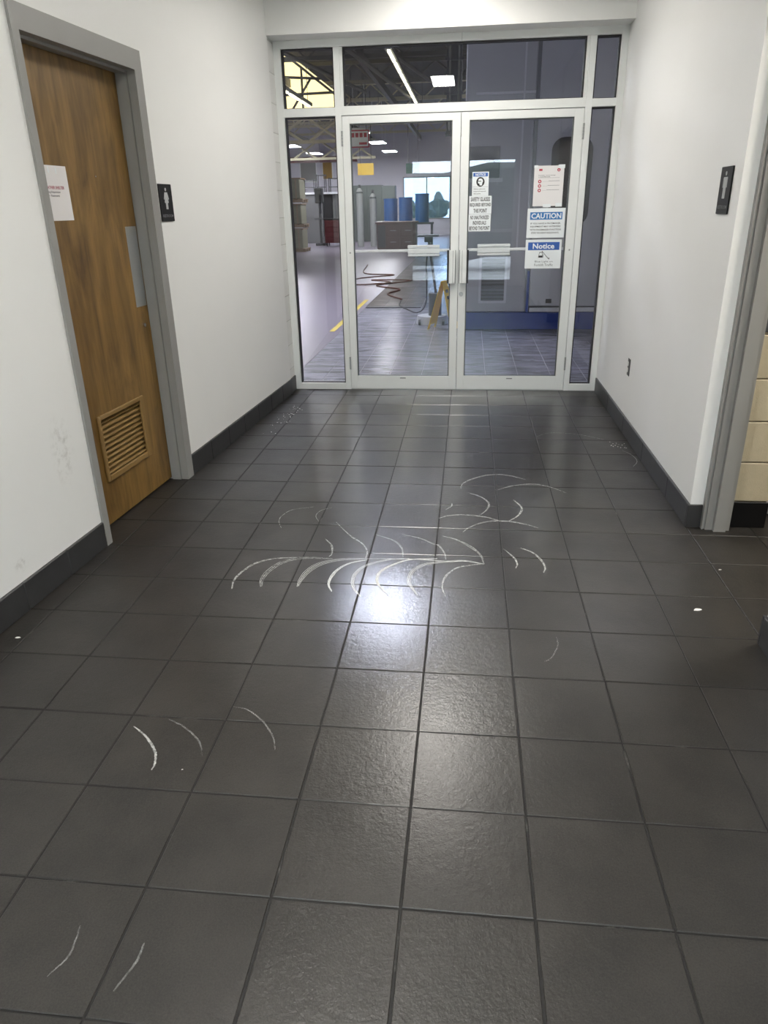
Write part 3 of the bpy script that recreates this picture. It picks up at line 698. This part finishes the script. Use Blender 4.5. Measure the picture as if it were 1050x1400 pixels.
def text_sign(name, label, x0, x1, z0, z1, lines, ws):
    a, b = rescale(x0, z0); c_, d_ = rescale(x1, z1); g = sign_root(name, label); plate(g, a, c_, b, d_)
    n = len(lines); H = d_-b; W = c_-a
    for i, s in enumerate(lines): text('lettering', s, (a+c_)/2, d_-H*(i+.58)/(n+.16), -.0022, 'ink', g, w=W*ws[i], h=H*.225, bold=.022)
text_sign('safety_glasses_sign', 'white sign reading SAFETY GLASSES REQUIRED BEYOND THIS POINT on the glass door', .112, .287, 1.4215, 1.553, ['SAFETY GLASSES', 'REQUIRED BEYOND', 'THIS POINT'], [.86, .94, .60])
text_sign('no_entry_sign', 'white sign reading NO UNAUTHORIZED INDIVIDUALS BEYOND THIS POINT on the glass door', .110, .284, 1.294, 1.4195, ['NO UNAUTHORIZED', 'INDIVIDUALS', 'BEYOND THIS POINT'], [.84, .60, .92])

a, b = rescale(.606, 1.470); c_, d_ = rescale(.832, 1.756); W = c_-a; H = d_-b
g = sign_root('red_icon_notice', 'white taped paper notice with red round icons above the CAUTION sign', 'notice'); plate(g, a, c_, b, d_, 'paper', 'sheet')
bx('logo', (a+.16*W, a+.27*W, -.0022, -.0016, d_-.125*H, d_-.075*H), 'ink_crimson', g)
def disc(name, x, z, r, m, g, y=-.0016):
    bm = bmesh.new(); prism_xz(bm, [(x+r*math.cos(t*math.pi/8), z+r*math.sin(t*math.pi/8)) for t in range(16)], y-.0006, y); return obj(name, bm, m, g)
disc('icon', c_-.18*W, d_-.105*H, .055*W, 'ink_crimson', g)
bm = bmesh.new(); xx, zz, q = c_-.18*W, d_-.11*H, .028*W; prism_xz(bm, [(xx-q, zz-q*.6), (xx+q, zz-q*.6), (xx, zz+q)], -.0027, -.0022); obj('icon_mark', bm, 'paper', g)
text('lettering', 'Remember: You are entering', a+.43*W, d_-.235*H, -.0022, 'ink', g, w=.56*W, h=.022*H, bold=.02)
text('lettering', 'a controlled area', a+.345*W, d_-.27*H, -.0022, 'ink', g, w=.39*W, h=.022*H, bold=.02)
bx('rule', (a+.15*W, c_-.14*W, -.0020, -.0016, d_-.297*H, d_-.293*H), 'ink_grey', g)
for i in range(3):
    z = d_-(.385+.11*i)*H; i0 = disc('icon', a+.20*W, z, .056*W, 'ink_crimson', g); disc('icon_mark', a+.20*W, z, .024*W, 'paper', g, -.0022)
    bx('text_line', (a+(.50-.03*i)*W, c_-.13*W, -.0022, -.0016, z+.006*H, z+.014*H), 'ink_grey', g)
    bx('rule', (a+.30*W, a+(.49-.03*i)*W, -.0020, -.0016, z-.004*H, z-.001*H), 'ink_grey', g)
for x0, x1, z0, z1 in ((.80, 1.02, .93, 1.02), (-.01, .12, .95, 1.015), (.35, .62, -.03, .05), (.78, 1.0, -.02, .07)):
    bx('tape', (a+x0*W, a+x1*W, -.0030, -.0024, b+z0*H, b+z1*H), 'sign_white', g)

a, b = rescale(.571, 1.238); c_, d_ = rescale(.864, 1.455); W = c_-a; H = d_-b; xm = (a+c_)/2
g = sign_root('caution_sign', 'white CAUTION pacemaker sign with blue header on the glass door'); plate(g, a, c_, b, d_)
bx('header', (a+.075*W, c_-.075*W, -.0022, -.0016, d_-.385*H, d_-.13*H), 'sign_blue', g)
text('header_lettering', 'CAUTION', xm, d_-.257*H, -.0026, 'sign_white', g, w=.79*W, h=.185*H, bold=.025)
for i, (s, k) in enumerate((('IF YOU HAVE A PACEMAKER,', .80), ('EQUIPMENT MAY INTERFERE', .80), ('WITH PACEMAKER FUNCTION', .82), ('STAY IN GRAY AISLEWAYS.', .74))):
    text('lettering', s, xm-.005*W, d_-(.515+.105*i)*H, -.0022, 'ink', g, w=k*W, h=.062*H, bold=.008)
a, b = rescale(.570, 1.0055); c_, d_ = rescale(.853, 1.2245); W = c_-a; H = d_-b; xm = (a+c_)/2
g = sign_root('forklift_notice_sign', 'white Notice sign about blue forklift light, lowest on the glass door'); plate(g, a, c_, b, d_)
bx('header', (a+.07*W, c_-.06*W, -.0022, -.0016, d_-.36*H, d_-.09*H), 'sign_navy', g)
text('header_lettering', 'Notice', xm, d_-.225*H, -.0026, 'sign_white', g, w=.60*W, h=.185*H, bold=.025)
text('lettering', 'Blue Light on', xm+.03*W, b+.235*H, -.0022, 'ink_grey', g, w=.50*W, h=.085*H)
text('lettering', 'Forklift Traffic', xm+.03*W, b+.125*H, -.0022, 'ink_grey', g, w=.52*W, h=.085*H)
bm = bmesh.new(); fx, fz = a+.44*W, b+.43*H
for p in (((-.06, -.05), (.05, -.05), (.05, .02), (-.06, .02)), ((-.075, -.05), (-.065, -.05), (-.035, .13), (-.045, .13)), ((.055, -.05), (.068, -.05), (.068, .07), (.055, .07)), ((-.045, .12), (.04, .12), (.04, .14), (-.045, .14)), ((.03, .02), (.042, .02), (.042, .12), (.03, .12))):
    prism_xz(bm, [(fx+x*W, fz+z*H) for x, z in p], -.0022, -.0016)
obj('forklift_icon', bm, 'ink', g)
bm = bmesh.new(); prism_xz(bm, [(a+.455*W, b+.600*H), (a+.468*W, b+.615*H), (a+.660*W, b+.345*H), (a+.648*W, b+.330*H)], -.0022, -.0016); prism_xz(bm, [(a+.635*W, b+.365*H), (a+.685*W, b+.375*H), (a+.675*W, b+.300*H)], -.0022, -.0016); obj('arrow', bm, 'ink_grey', g)

# ------------------------------------------------------------------ paint chips and specks on the corridor floor
for i, (x, y, s, lab) in enumerate(((1.047, 1.416, .014, 'white paint chip on the floor tiles before the right opening'), (1.241, 1.772, .006, 'tiny white paint fleck on the floor inside the right opening'),
                          (-1.554, 1.008, .009, 'white paint chip on the floor under the left baseboard'), (-0.667, .386, .0025, 'tiny white speck on the near left floor tiles'))):
    bm = bmesh.new(); pts = [(s*(1.4 if k % 5 < 2 else .9)*math.cos(k*math.pi/4), s*.55*math.sin(k*math.pi/4+.2)) for k in range(8)]
    A = [bm.verts.new((px, py, 0)) for px, py in pts]; B = [bm.verts.new((px*.8, py*.8, s*.25)) for px, py in pts]
    bm.faces.new(A[::-1]); bm.faces.new(B)
    for k in range(8): bm.faces.new((A[k], A[(k+1) % 8], B[(k+1) % 8], B[k]))
    o = obj('paint_chip', bm, 'chip_white'); o.location = (x, y, .0004); tag(o, lab, 'debris')

bm = bmesh.new(); rg = random.Random(3)
for i in range(70):
    if i < 50: u = rg.random(); x, y = -1.37+.055*u+rg.gauss(0, .03)+.08, 3.75+.75*u+rg.gauss(0, .06)
    else: x, y = 1.12+rg.gauss(0, .03), 3.55+rg.gauss(0, .06)
    q = rg.uniform(.0012, .0035); x = max(-1.36, min(1.2, x)); box(bm, x-q, x+q, y-q*.7, y+q*.7, .0004, .0004+q*.6)
tag(obj('paint_dust', bm, 'chip_white'), 'white paint dust scattered along the baseboards', 'debris', kind='stuff')

# ================================================================== the workshop beyond the doors
HZ = 5.6
hl = bmesh.new(); box(hl, -12.2, -12, 5.2, 42.2, 0, HZ); struct(obj('wall_hall_left', hl, 'hall_white'))
hl = bmesh.new(); box(hl, 3.2, 3.4, 5.3, 42.2, 0, HZ); struct(obj('wall_hall_right', hl, 'hall_white'))
hl = bmesh.new(); box(hl, -12, -1.75, 5.2, 5.3, 0, HZ); box(hl, 1.425, 3.2, 5.3, 5.4, 0, HZ); box(hl, -1.75, 1.425, 5.3, 5.4, 2.655, HZ); struct(obj('wall_hall_front', hl, 'hall_white'))
WX0, WX1, WZ0, WZ1 = -3.55, -0.95, .85, 3.0
hl = bmesh.new(); box(hl, -12, WX0, 42, 42.2, 0, HZ); box(hl, WX1, 3.2, 42, 42.2, 0, HZ); box(hl, WX0, WX1, 42, 42.2, 0, WZ0); box(hl, WX0, WX1, 42, 42.2, WZ1, HZ)
struct(obj('wall_hall_far', hl, 'hall_white'))
fw = struct(empty('window_2', (0, 42, 0)), 'bright far window with trees outside')
bm = bmesh.new()
for a in (WX0, (WX0+WX1)/2-.03, WX1-.06): box(bm, a, a+.06, -.02, .06, WZ0, WZ1)
for a in (WZ0, WZ1-.06): box(bm, WX0, WX1, -.018, .058, a, a+.06)
obj('frame', bm, 'frame_grey', fw); bx('pane', (WX0, WX1, .02, .03, WZ0, WZ1), 'glass_tinted', fw)
struct(bx('ground_far', (-30, 20, 42.2, 90, -.2, -.05), 'pavement'))
for i, (x, y, h, r) in enumerate(((-2.9, 55, 1.5, .7), (-5.2, 66, 1.9, 1.3), (-2.3, 60, 2.3, .8))):
    g = empty('tree', (x, y, -.05)); tag(g, ('middle tree outside the far window', 'left tree outside the far window', 'small right tree outside the far window')[i], 'tree', 'trees outside')
    cy('trunk', (0, 0, 0), (0, 0, h*.5), .12, 'bark', g, 8)
    bm = bmesh.new(); bmesh.ops.create_icosphere(bm, subdivisions=3, radius=1)
    for v in bm.verts:
        d = 1+.15*math.sin(5*v.co.x+i)+.13*math.sin(7*v.co.z+2*v.co.y); v.co = Vector((v.co.x*r*d, v.co.y*r*d, h*.65+v.co.z*h*.4*d))
    obj('crown', bm, 'leaf_green', g)

ch = struct(bx('ceiling_hall', (-12, 3.2, 5.2, 42.2, HZ, HZ+.15), 'hall_deck'), 'dark metal deck roof with joists')
for i in range(9):
    y = 8.0+4.0*i
    bm = bmesh.new(); box(bm, -12, 3.2, y-.05, y+.05, HZ-.62, HZ-.52); box(bm, -12, 3.2, y-.05, y+.05, HZ-.1, HZ-.001)
    for j in range(12):
        x = -11.6+1.25*j
        cyl(bm, (x, y, HZ-.56), (x+.6, y, HZ-.06), .025, 6); cyl(bm, (x+.6, y, HZ-.06), (x+1.2, y, HZ-.56), .025, 6)
    obj('joist', bm, 'truss_cream' if i >= 5 else 'hall_joist', ch)
for x in (-8.6, -5.2, -2.6, .6):
    bx('purlin', (x-.06, x+.06, 5.4, 42, HZ-.85, HZ-.65), 'hall_joist', ch)
# big inclined girders crossing the view
for p0, p1 in (((-2.3, 13, 4.6), (-1.2, 24, 5.0)), ((-3.3, 13.5, 4.9), (-1.4, 19.5, 4.0)), ((-4.6, 14, 4.7), (-2.9, 22, 4.5))):
    bm = bmesh.new(); cyl(bm, p0, p1, .05, 6); obj('brace', bm, 'hall_joist', ch)
bm = bmesh.new(); prism_xz(bm, [(-5.45, 4.15), (-5.62, 5.58), (-5.15, 5.58), (-3.85, 4.62), (-3.85, 4.15)], 22.5, 22.56); obj('yellow_lit_panel', bm, 'yellow_lit_glow', ch)['label'] = 'pale yellow lit roof surface, its light added as glow'  # glowing sheet stands in for a yellow-lit surface, not a lamp
for p0, p1 in (((-5.7, 22.2, 4.52), (-3.7, 22.2, 4.55)), ((-5.7, 22.2, 5.0), (-4.2, 22.2, 4.9)), ((-5.3, 22.2, 5.6), (-3.6, 22.2, 4.35)), ((-5.1, 22.2, 4.1), (-4.5, 22.2, 4.9)), ((-4.75, 22.2, 4.1), (-4.75, 22.2, 5.2)), ((-5.35, 22.2, 4.1), (-5.35, 22.2, 5.5))):
    bm = bmesh.new(); cyl(bm, p0, p1, .035, 6); obj('light_bar', bm, 'hall_joist', ch)
for y in (26, 35):
    bm = bmesh.new()
    box(bm, -9.5, -4.2, y-.05, y+.05, 4.25, 4.35); box(bm, -9.5, -4.2, y-.05, y+.05, 3.55, 3.65)
    for j in range(4):
        x = -9.3+1.3*j; cyl(bm, (x, y, 3.6), (x+1.1, y, 4.3), .045, 6); cyl(bm, (x+1.1, y, 3.6), (x, y, 4.3), .045, 6)
    obj('truss', bm, 'truss_cream', ch)
bx('crane_beam', (-12, -5.2, 36, 36.2, 3.5, 3.75), 'red_cart', ch)

HB = [(-1.13, 9.4, 'nearest the doors'), (-3.88, 27.6, 'first in the row behind the left leaf'), (-3.81, 32.5, 'second in the row behind the left leaf'), (-3.83, 37.8, 'last in the row behind the left leaf'),
      (-7.63, 33.0, 'nearer in the row behind the left sidelight'), (-7.56, 37.8, 'farther in the row behind the left sidelight'), (-3.85, 14.0, 'over the concrete aisle'), (-3.6, 10.2, 'added unseen over the concrete floor to brighten the hall'), (-10.6, 20.5, 'beside the yellow glowing roof surface')]  # the near light over the concrete floor is added to brighten the hall
for x, y, lab in HB:
    hz = 5.2 if y < 10 else 4.0
    g = empty('high_bay_light', (x, y, hz)); tag(g, 'white workshop ceiling light '+lab, 'light', 'workshop high bay lights')
    bm = bmesh.new(); box(bm, -.34, .34, -.62, .62, .0, .07, .01); cyl(bm, (-.2, 0, .07), (-.2, 0, HZ-hz-.01), .008, 6); cyl(bm, (.2, 0, .07), (.2, 0, HZ-hz-.01), .008, 6); obj('housing', bm, 'alum_white', g)
    for j in range(6): bx('lamp_strip', (-.31+.106*j, -.31+.106*j+.085, -.6, .6, -.006, -.0005), 'highbay_glow', g)
    area('lamp', (0, 0, -.02), (0, 0, 0), .6, 1.2, 230 if y < 10 else HIGHBAY_W, ((.76, .81, 1.0) if y < 10 else (.97, .97, 1.0)), parent=g)
for i, (x, y0, y1) in enumerate(((-1.36, 13.4, 23.5), (-4.2, 15.5, 20.5), (-2.9, 21.0, 25.5))):
    g = empty('strip_light', (x, y0, 4.02)); tag(g, ('long strip light seen through the wide transom', 'strip light seen through the left corner transom', 'short strip light low in the transom')[i], 'light', 'workshop strip lights')
    bx('housing', (-.06, .06, 0, y1-y0, .0, .08), 'hall_joist', g); n = int((y1-y0)/1.25)
    for j in range(n): bx('tube_lamp', (-.022, .022, j*1.25+.06, j*1.25+1.12, -.03, -.0005), 'strip_glow', g)
    for yy in (.3, y1-y0-.3): cy('hanger', (0, yy, .08), (0, yy, HZ-4.03), .008, 'hall_joist', g, 6)

# tall machine enclosure right behind the doors
mg = empty('machine_enclosure', (0, 8.47, 0)); tag(mg, 'tall grey machine enclosure with blue plinth behind the right glass door', 'machine')
bx('side_module', (.04, .845, 0.0, 1.6, .22, 4.6), 'machine_grey', mg, .01); bx('main_module', (.885, 2.6, -.03, 1.6, .29, 4.6), 'machine_grey', mg, .01)
bx('corner_post', (.845, .885, -.01, .2, .22, 4.6), 'machine_dark', mg)
bx('plinth', (.03, 2.62, -.04, 1.6, .003, .215), 'machine_blue', mg, .004); bx('edge_strip', (.855, .885, -.045, -.03, .22, .72), 'machine_blue', mg)
bx('base_trim', (.90, 2.6, -.06, -.03, .225, .275), 'machine_light', mg, .004); bx('base_gap', (.90, 2.6, -.045, -.03, .276, .289), 'black_rubber', mg)
def rrect(x0, x1, z0, z1, r, n=6):
    out = []
    for cx_, cz2, a0 in ((x1-r, z1-r, 0), (x0+r, z1-r, 90), (x0+r, z0+r, 180), (x1-r, z0+r, 270)):
        for k in range(n+1): t = math.radians(a0+90*k/n); out.append((cx_+r*math.cos(t), cz2+r*math.sin(t)))
    return out
bm = bmesh.new(); prism_xz(bm, rrect(1.06, 1.53, 1.24, 2.20, .14), -.055, -.03); obj('window_seal', bm, 'black_rubber', mg)
bm = bmesh.new(); prism_xz(bm, rrect(1.10, 1.49, 1.28, 2.16, .11), -.058, -.055); obj('window_glass', bm, 'dark_interior', mg)
bx('upper_rail', (.16, .84, -.02, 0, 2.66, 2.69), 'machine_light', mg, .003)
bx('inspection_panel', (.08, .46, -.008, 0, 1.79, 2.13), 'machine_dark', mg, .003); bx('panel_sill', (.06, .50, -.02, 0, 1.74, 1.785), 'machine_light', mg, .003)
vf = empty('vent', parent=mg)
bx('vent_frame', (.255, .285, -.014, 0, .33, .92), 'machine_light', vf); bx('vent_frame', (.575, .605, -.014, 0, .33, .92), 'machine_light', vf); bx('vent_frame', (.285, .575, -.014, 0, .33, .36), 'machine_light', vf); bx('vent_frame', (.285, .575, -.014, 0, .89, .92), 'machine_light', vf)
bx('vent_backing', (.285, .575, -.004, 0, .36, .89), 'machine_dark', vf)
for j in range(12): bx('vent_slat', (.285, .575, -.012, -.004, .375+.043*j, .395+.043*j), 'dark_steel', vf)
bx('latch', (1.10, 1.17, -.05, -.03, .33, .38), 'black_rubber', mg, .003)
bx('conduit', (.70, .72, -.02, 0, .95, 4.6), 'machine_light', mg)

# steel column with cable run left of the machine
sc = empty('steel_column', (-.10, 8.75, 0)); tag(sc, 'dark steel column with cable run beside the machine enclosure', 'column')
bm = bmesh.new(); box(bm, -.09, -.075, -.09, .09, 2.3, HZ-.01); box(bm, .075, .09, -.09, .09, 2.3, HZ-.01); box(bm, -.075, .075, -.006, .006, 2.3, HZ-.01); obj('shaft', bm, 'dark_steel', sc)
for z in (2.7, 3.05, 3.4): bx('clamp', (-.11, .11, -.11, -.085, z, z+.03), 'dark_steel', sc)
for x in (-.05, .05): cy('cable', (x, -.10, 2.32), (x, -.10, HZ-.02), .012, 'hall_joist', sc, 8)
bx('bracket', (-.1, .15, -.1, .1, 2.27, 2.30), 'dark_steel', sc)

# wet floor sign
ws = empty('wet_floor_sign', (-.19, 8.50, 0), math.radians(70)); tag(ws, 'yellow folding wet floor sign beside the floor machine', 'sign')
for s in (-1, 1):
    bm = bmesh.new(); pts = [(-.14, .003), (-.09, .003), (-.08, .06), (.08, .06), (.09, .003), (.14, .003), (.07, .60), (-.07, .60)]
    A = [bm.verts.new((x, s*(.16*(1-z/.62)+.008), z)) for x, z in pts]; B = [bm.verts.new((x, s*(.16*(1-z/.62)), z)) for x, z in pts]
    bm.faces.new(A); bm.faces.new(B[::-1])
    for i in range(8): bm.faces.new((A[i], A[(i+1) % 8], B[(i+1) % 8], B[i]))
    obj('panel', bm, 'plastic_yellow', ws)
    bm = bmesh.new()
    for zz in (.38, .46): 
        A = [bm.verts.new((x, s*(.16*(1-z/.62)+.010), z)) for x, z in ((-.04, zz), (.04, zz), (.04, zz+.04), (-.04, zz+.04))]; bm.faces.new(A)
    obj('pictogram', bm, 'ink', ws)
bx('hinge_bar', (-.06, .06, -.015, .015, .585, .605), 'plastic_yellow', ws)

# floor scrubbing machine
fb = empty('floor_buffer', (-.36, 9.0, 0)); tag(fb, 'grey floor scrubbing machine with slanted handle and black cord', 'machine')
cy('brush_head', (0, 0, .004), (0, 0, .11), .22, 'machine_grey', fb, 24, .20); cy('motor', (.04, 0, .11), (.04, 0, .40), .09, 'dark_steel', fb, 20)
bm = bmesh.new(); cyl(bm, (.09, .02, .12), (-.06, .05, 1.12), .018, 10); cyl(bm, (-.20, .05, 1.13), (.08, .05, 1.13), .016, 10); obj('handle', bm, 'dark_steel', fb)
for x in (-.16, .16): cy('wheel', (x-.015, -.18, .038), (x+.015, -.18, .038), .036, 'black_rubber', fb, 14)
bx('switch_box', (-.11, 0, .02, .08, 1.05, 1.12), 'black_rubber', fb, .004)
bm = bmesh.new(); tube(bm, spline([(-.42, 9.05, 1.02), (-.44, 9.0, .75), (-.46, 9.3, .25), (-.62, 9.9, .03), (-.85, 10.5, .012), (-.98, 10.9, .011), (-1.02, 11.6, .011)], 8), .010)
tag(obj('power_cord', bm, 'cord_black', smooth=True), 'black power cord looping from the floor machine to the tiles', 'cord')
bm = bmesh.new(); tube(bm, spline([(-1.02, 11.75, .011), (-1.35, 12.6, .011), (-1.2, 13.4, .011), (-1.75, 14.2, .011), (-1.1, 15.2, .011), (-2.0, 15.4, .011), (-1.5, 14.6, .03), (-2.3, 14.4, .011), (-2.35, 15.8, .011), (-1.6, 16.4, .03), (-2.4, 17.2, .011), (-2.7, 20, .011)], 8), .014)
tag(obj('extension_cord', bm, 'cord_brown', smooth=True), 'brown extension cord coiled across the workshop floor', 'cord')

# bench cabinet, drums, gas cylinders, lockers
bc = empty('bench_cabinet', (-3.3, 27.4, 0)); tag(bc, 'brown workshop bench cabinet in front of the blue drums', 'cabinet')
bx('body', (0, 1.45, 0, .9, .05, .93), 'brown_cabinet', bc, .01); bx('top', (-.05, 1.5, -.05, .95, .93, 1.0), 'brown_cabinet', bc, .01); bx('base', (.03, 1.42, .03, .87, 0.003, .05), 'dark_steel', bc)
for j in range(2):
    for k in range(2):
        d = bx('drawer', (.36+.55*k, .36+.55*k+.50, -.02, 0, .10+.40*j, .10+.40*j+.36), 'brown_cabinet', bc, .006); bx('handle', (.5+.55*k, .72+.55*k, -.045, -.02, .28+.40*j, .30+.40*j), 'steel_brushed', d)
bx('side_door', (.03, .32, -.015, 0, .10, .88), 'grey_cabinet', bc, .006)
pp = empty('drum_stand', (-3.2, 29.2, 0)); tag(pp, 'low steel stand carrying the blue drums', 'stand')
bx('deck', (0, 1.9, 0, .8, .85, .92), 'dark_steel', pp)
for x in (.03, 1.81):
    for y in (.03, .71): bx('leg', (x, x+.06, y, y+.06, .003, .85), 'dark_steel', pp)
for i, (x, h) in enumerate(((-2.99, .88), (-2.40, .92), (-1.75, 1.04))):
    g = empty('blue_drum', (x, 29.6, .921)); tag(g, ('leftmost blue drum behind the brown bench cabinet', 'middle blue drum behind the brown bench cabinet', 'rightmost and tallest blue drum behind the brown bench cabinet')[i], 'drum', 'blue drums')
    bm = bmesh.new(); cyl(bm, (0, 0, 0), (0, 0, h), .27, 24); obj('body', bm, 'drum_blue', g)
    for z in (.02, h*.33, h*.66, h-.04): cy('hoop', (0, 0, z), (0, 0, z+.025), .285, 'drum_blue', g, 24)
for i, (x, y, h) in enumerate(((-4.35, 30.5, 2.35), (-3.82, 30.6, 2.15))):
    g = empty('gas_cylinder', (x, y, 0)); tag(g, ('taller white gas cylinder left of the blue drums', 'shorter white gas cylinder next to the blue drums')[i], 'cylinder', 'white gas cylinders')
    bm = bmesh.new(); cyl(bm, (0, 0, .003), (0, 0, h-.25), .13, 20); cyl(bm, (0, 0, h-.25), (0, 0, h-.12), .13, 20, .05); obj('body', bm, 'cylinder_white', g)
    cy('valve', (0, 0, h-.12), (0, 0, h), .045, 'dark_steel', g, 12); cy('collar', (0, 0, h-.32), (0, 0, h-.26), .136, 'green_grey', g, 20)
for i, (x, y, w_, h) in enumerate(((-5.3, 35.2, 1.35, 2.45), (-3.9, 34.6, .62, 2.4))):
    g = empty('green_locker', (x, y, 0)); tag(g, ('wide grey green locker behind the left leaf', 'narrow grey green locker behind the gas cylinders')[i], 'locker', 'grey green lockers')
    bx('body', (0, w_, 0, .6, .003, h), 'green_grey', g, .01)
    n = 2 if w_ > 1 else 1
    for k in range(n):
        d = bx('door', (w_/n*k+.03, w_/n*(k+1)-.03, -.02, 0, .1, h-.06), 'green_grey', g, .005); bx('handle', (w_/n*(k+1)-.10, w_/n*(k+1)-.08, -.04, -.02, 1.0, 1.25), 'dark_steel', d)
# far-left clutter
for i in range(3):
    z = .92*i*.93
    g = empty('pallet', (-7.1, 27.0, z)); tag(g, ('lowest wooden pallet of the crate stack', 'middle wooden pallet of the crate stack', 'top wooden pallet of the crate stack')[i], 'pallet', 'stacked pallets')
    for k in range(5): bx('deck_board', (.0+.24*k, .0+.24*k+.18, 0, 1.0, .10, .125), 'wood_pallet', g)
    for k in range(3): bx('runner', (0, 1.14, .05+.4*k, .13+.4*k, .003, .10), 'wood_pallet', g)
    c_ = empty('crate', (-7.1, 27.0, z+.126)); tag(c_, ('lowest olive wrapped crate of the stack', 'middle olive wrapped crate of the stack', 'top olive wrapped crate of the stack')[i], 'crate', 'stacked crates')
    bx('body', (.06, 1.05, .05, .95, 0, .66), 'crate_olive', c_, .02)
    for k in range(4): bx('strap', (.16+.24*k, .20+.24*k, .04, .05, 0, .66), 'wood_pallet', c_)
    bx('lid', (.04, 1.08, .03, .97, .66, .70), 'wood_pallet', c_)
wb = empty('work_table', (-7.6, 34.2, 0)); tag(wb, 'dark metal work table with clutter behind the left sidelight', 'table')
bx('table_top', (0, 2.2, 0, .9, 2.1, 2.18), 'machine_light', wb); bx('body', (.05, 1.0, .05, .85, .003, 2.1), 'grey_cabinet', wb); bx('panel', (1.02, 1.42, .1, .8, .3, 2.1), 'black_rubber', wb); bx('body', (1.45, 2.08, .14, .85, .003, 2.1), 'grey_cabinet', wb)
for x in (1.55, 2.1): bx('leg', (x, x+.07, .05, .12, .003, 2.1), 'dark_steel', wb)
for k, (x, w_, h) in enumerate(((.1, .5, .55), (.75, .35, .75), (1.3, .5, .6))):
    g = empty('wire_rack', (-7.6+x, 34.4, 2.181)); tag(g, ('left wire rack on the metal work table', 'middle wire rack on the metal work table', 'right wire rack on the metal work table')[k], 'rack', 'wire racks')
    bm = bmesh.new()
    for a in (0, w_):
        for b in (0, .4): cyl(bm, (a, b, .001), (a, b, h), .02, 6)
    obj('post', bm, 'dark_steel', g)
    for zz in (.2, h-.05): bx('shelf', (-.02, w_+.02, -.02, .42, zz, zz+.03), 'dark_steel', g)
tc_ = empty('tool_cart', (-5.95, 31.0, 0)); tag(tc_, 'dark red rolling tool cart behind the left sidelight', 'cart')
bx('body', (0, .8, 0, .6, .14, 1.05), 'red_cart', tc_, .01); bx('top', (-.03, .83, -.03, .63, 1.05, 1.10), 'black_rubber', tc_)
for k in range(4): bx('drawer', (.04, .76, -.02, 0, .20+.2*k, .37+.2*k), 'red_cart', tc_, .005)
for x in (.08, .72):
    for y in (.08, .52): cy('wheel', (x-.02, y, .07), (x+.02, y, .07), .067, 'black_rubber', tc_, 12)
pm = empty('drill_press', (-6.50, 31.7, 0)); tag(pm, 'tall black drill press beside the red tool cart', 'machine')
bx('base', (0, .4, 0, .5, .003, .1), 'black_rubber', pm); cy('column', (.2, .3, .1), (.2, .3, 2.3), .06, 'dark_steel', pm); bx('head', (.05, .35, 0, .5, 1.7, 2.3), 'black_rubber', pm, .03); bx('work_plate', (.0, .4, .0, .4, 1.05, 1.12), 'dark_steel', pm)
# boards and signs on the far wall
for i, (nm, x0, x1, z0, z1, m, lab) in enumerate((('wall_board', -9.2, -8.35, 2.9, 4.0, 'board_grey', 'grey board high on the far white wall'), ('wall_board', -7.95, -7.45, 3.0, 3.95, 'board_ochre', 'ochre board on the far white wall'), ('wall_board', -7.0, -6.5, 2.95, 3.7, 'board_orange', 'orange board on the far white wall by the lockers'))):
    g = empty(nm, (0, 41.99, 0)); tag(g, lab, 'board', 'boards on the far wall')
    bx('panel', (x0, x1, -.04, 0, z0, z1), m, g); bx('frame', (x0-.05, x1+.05, -.03, 0, z0-.05, z1+.05), 'alum_white', g)
def hung(name, x, y, z, w_, h, m, lab, rim):
    g = empty(name, (x, y, z)); tag(g, lab, 'sign')
    bx('panel', (-w_/2, w_/2, -.02, .02, 0, h), m, g)
    bx('rim', (-w_/2-.04, w_/2+.04, -.015, .015, -.04, h+.04), rim, g)
    for s in (-.8, .8): cy('hanger', (s*w_/2, 0, h+.04), (s*w_/2, 0, HZ-z-.01), .01, 'dark_steel', g, 6)
    return g
hung('yellow_sign', -4.0, 30.0, 2.72, .55, .34, 'sign_yellow', 'small yellow sign hanging above the gas cylinders', 'sign_yellow')
hung('green_sign', -2.35, 33.0, 2.85, .52, .32, 'sign_green', 'dark green sign hanging in front of the far window', 'sign_green')
g = hung('red_sign', -3.6, 25.5, 3.38, .60, .45, 'sign_white', 'white sign with red border and red marks hanging from the roof', 'ink_crimson')
for k in range(4): bx('red_mark', (-.26+.14*k, -.16+.14*k, -.024, -.02, .27, .40), 'ink_crimson', g)
bx('red_mark', (.0, .26, -.024, -.02, .05, .12), 'ink_crimson', g)
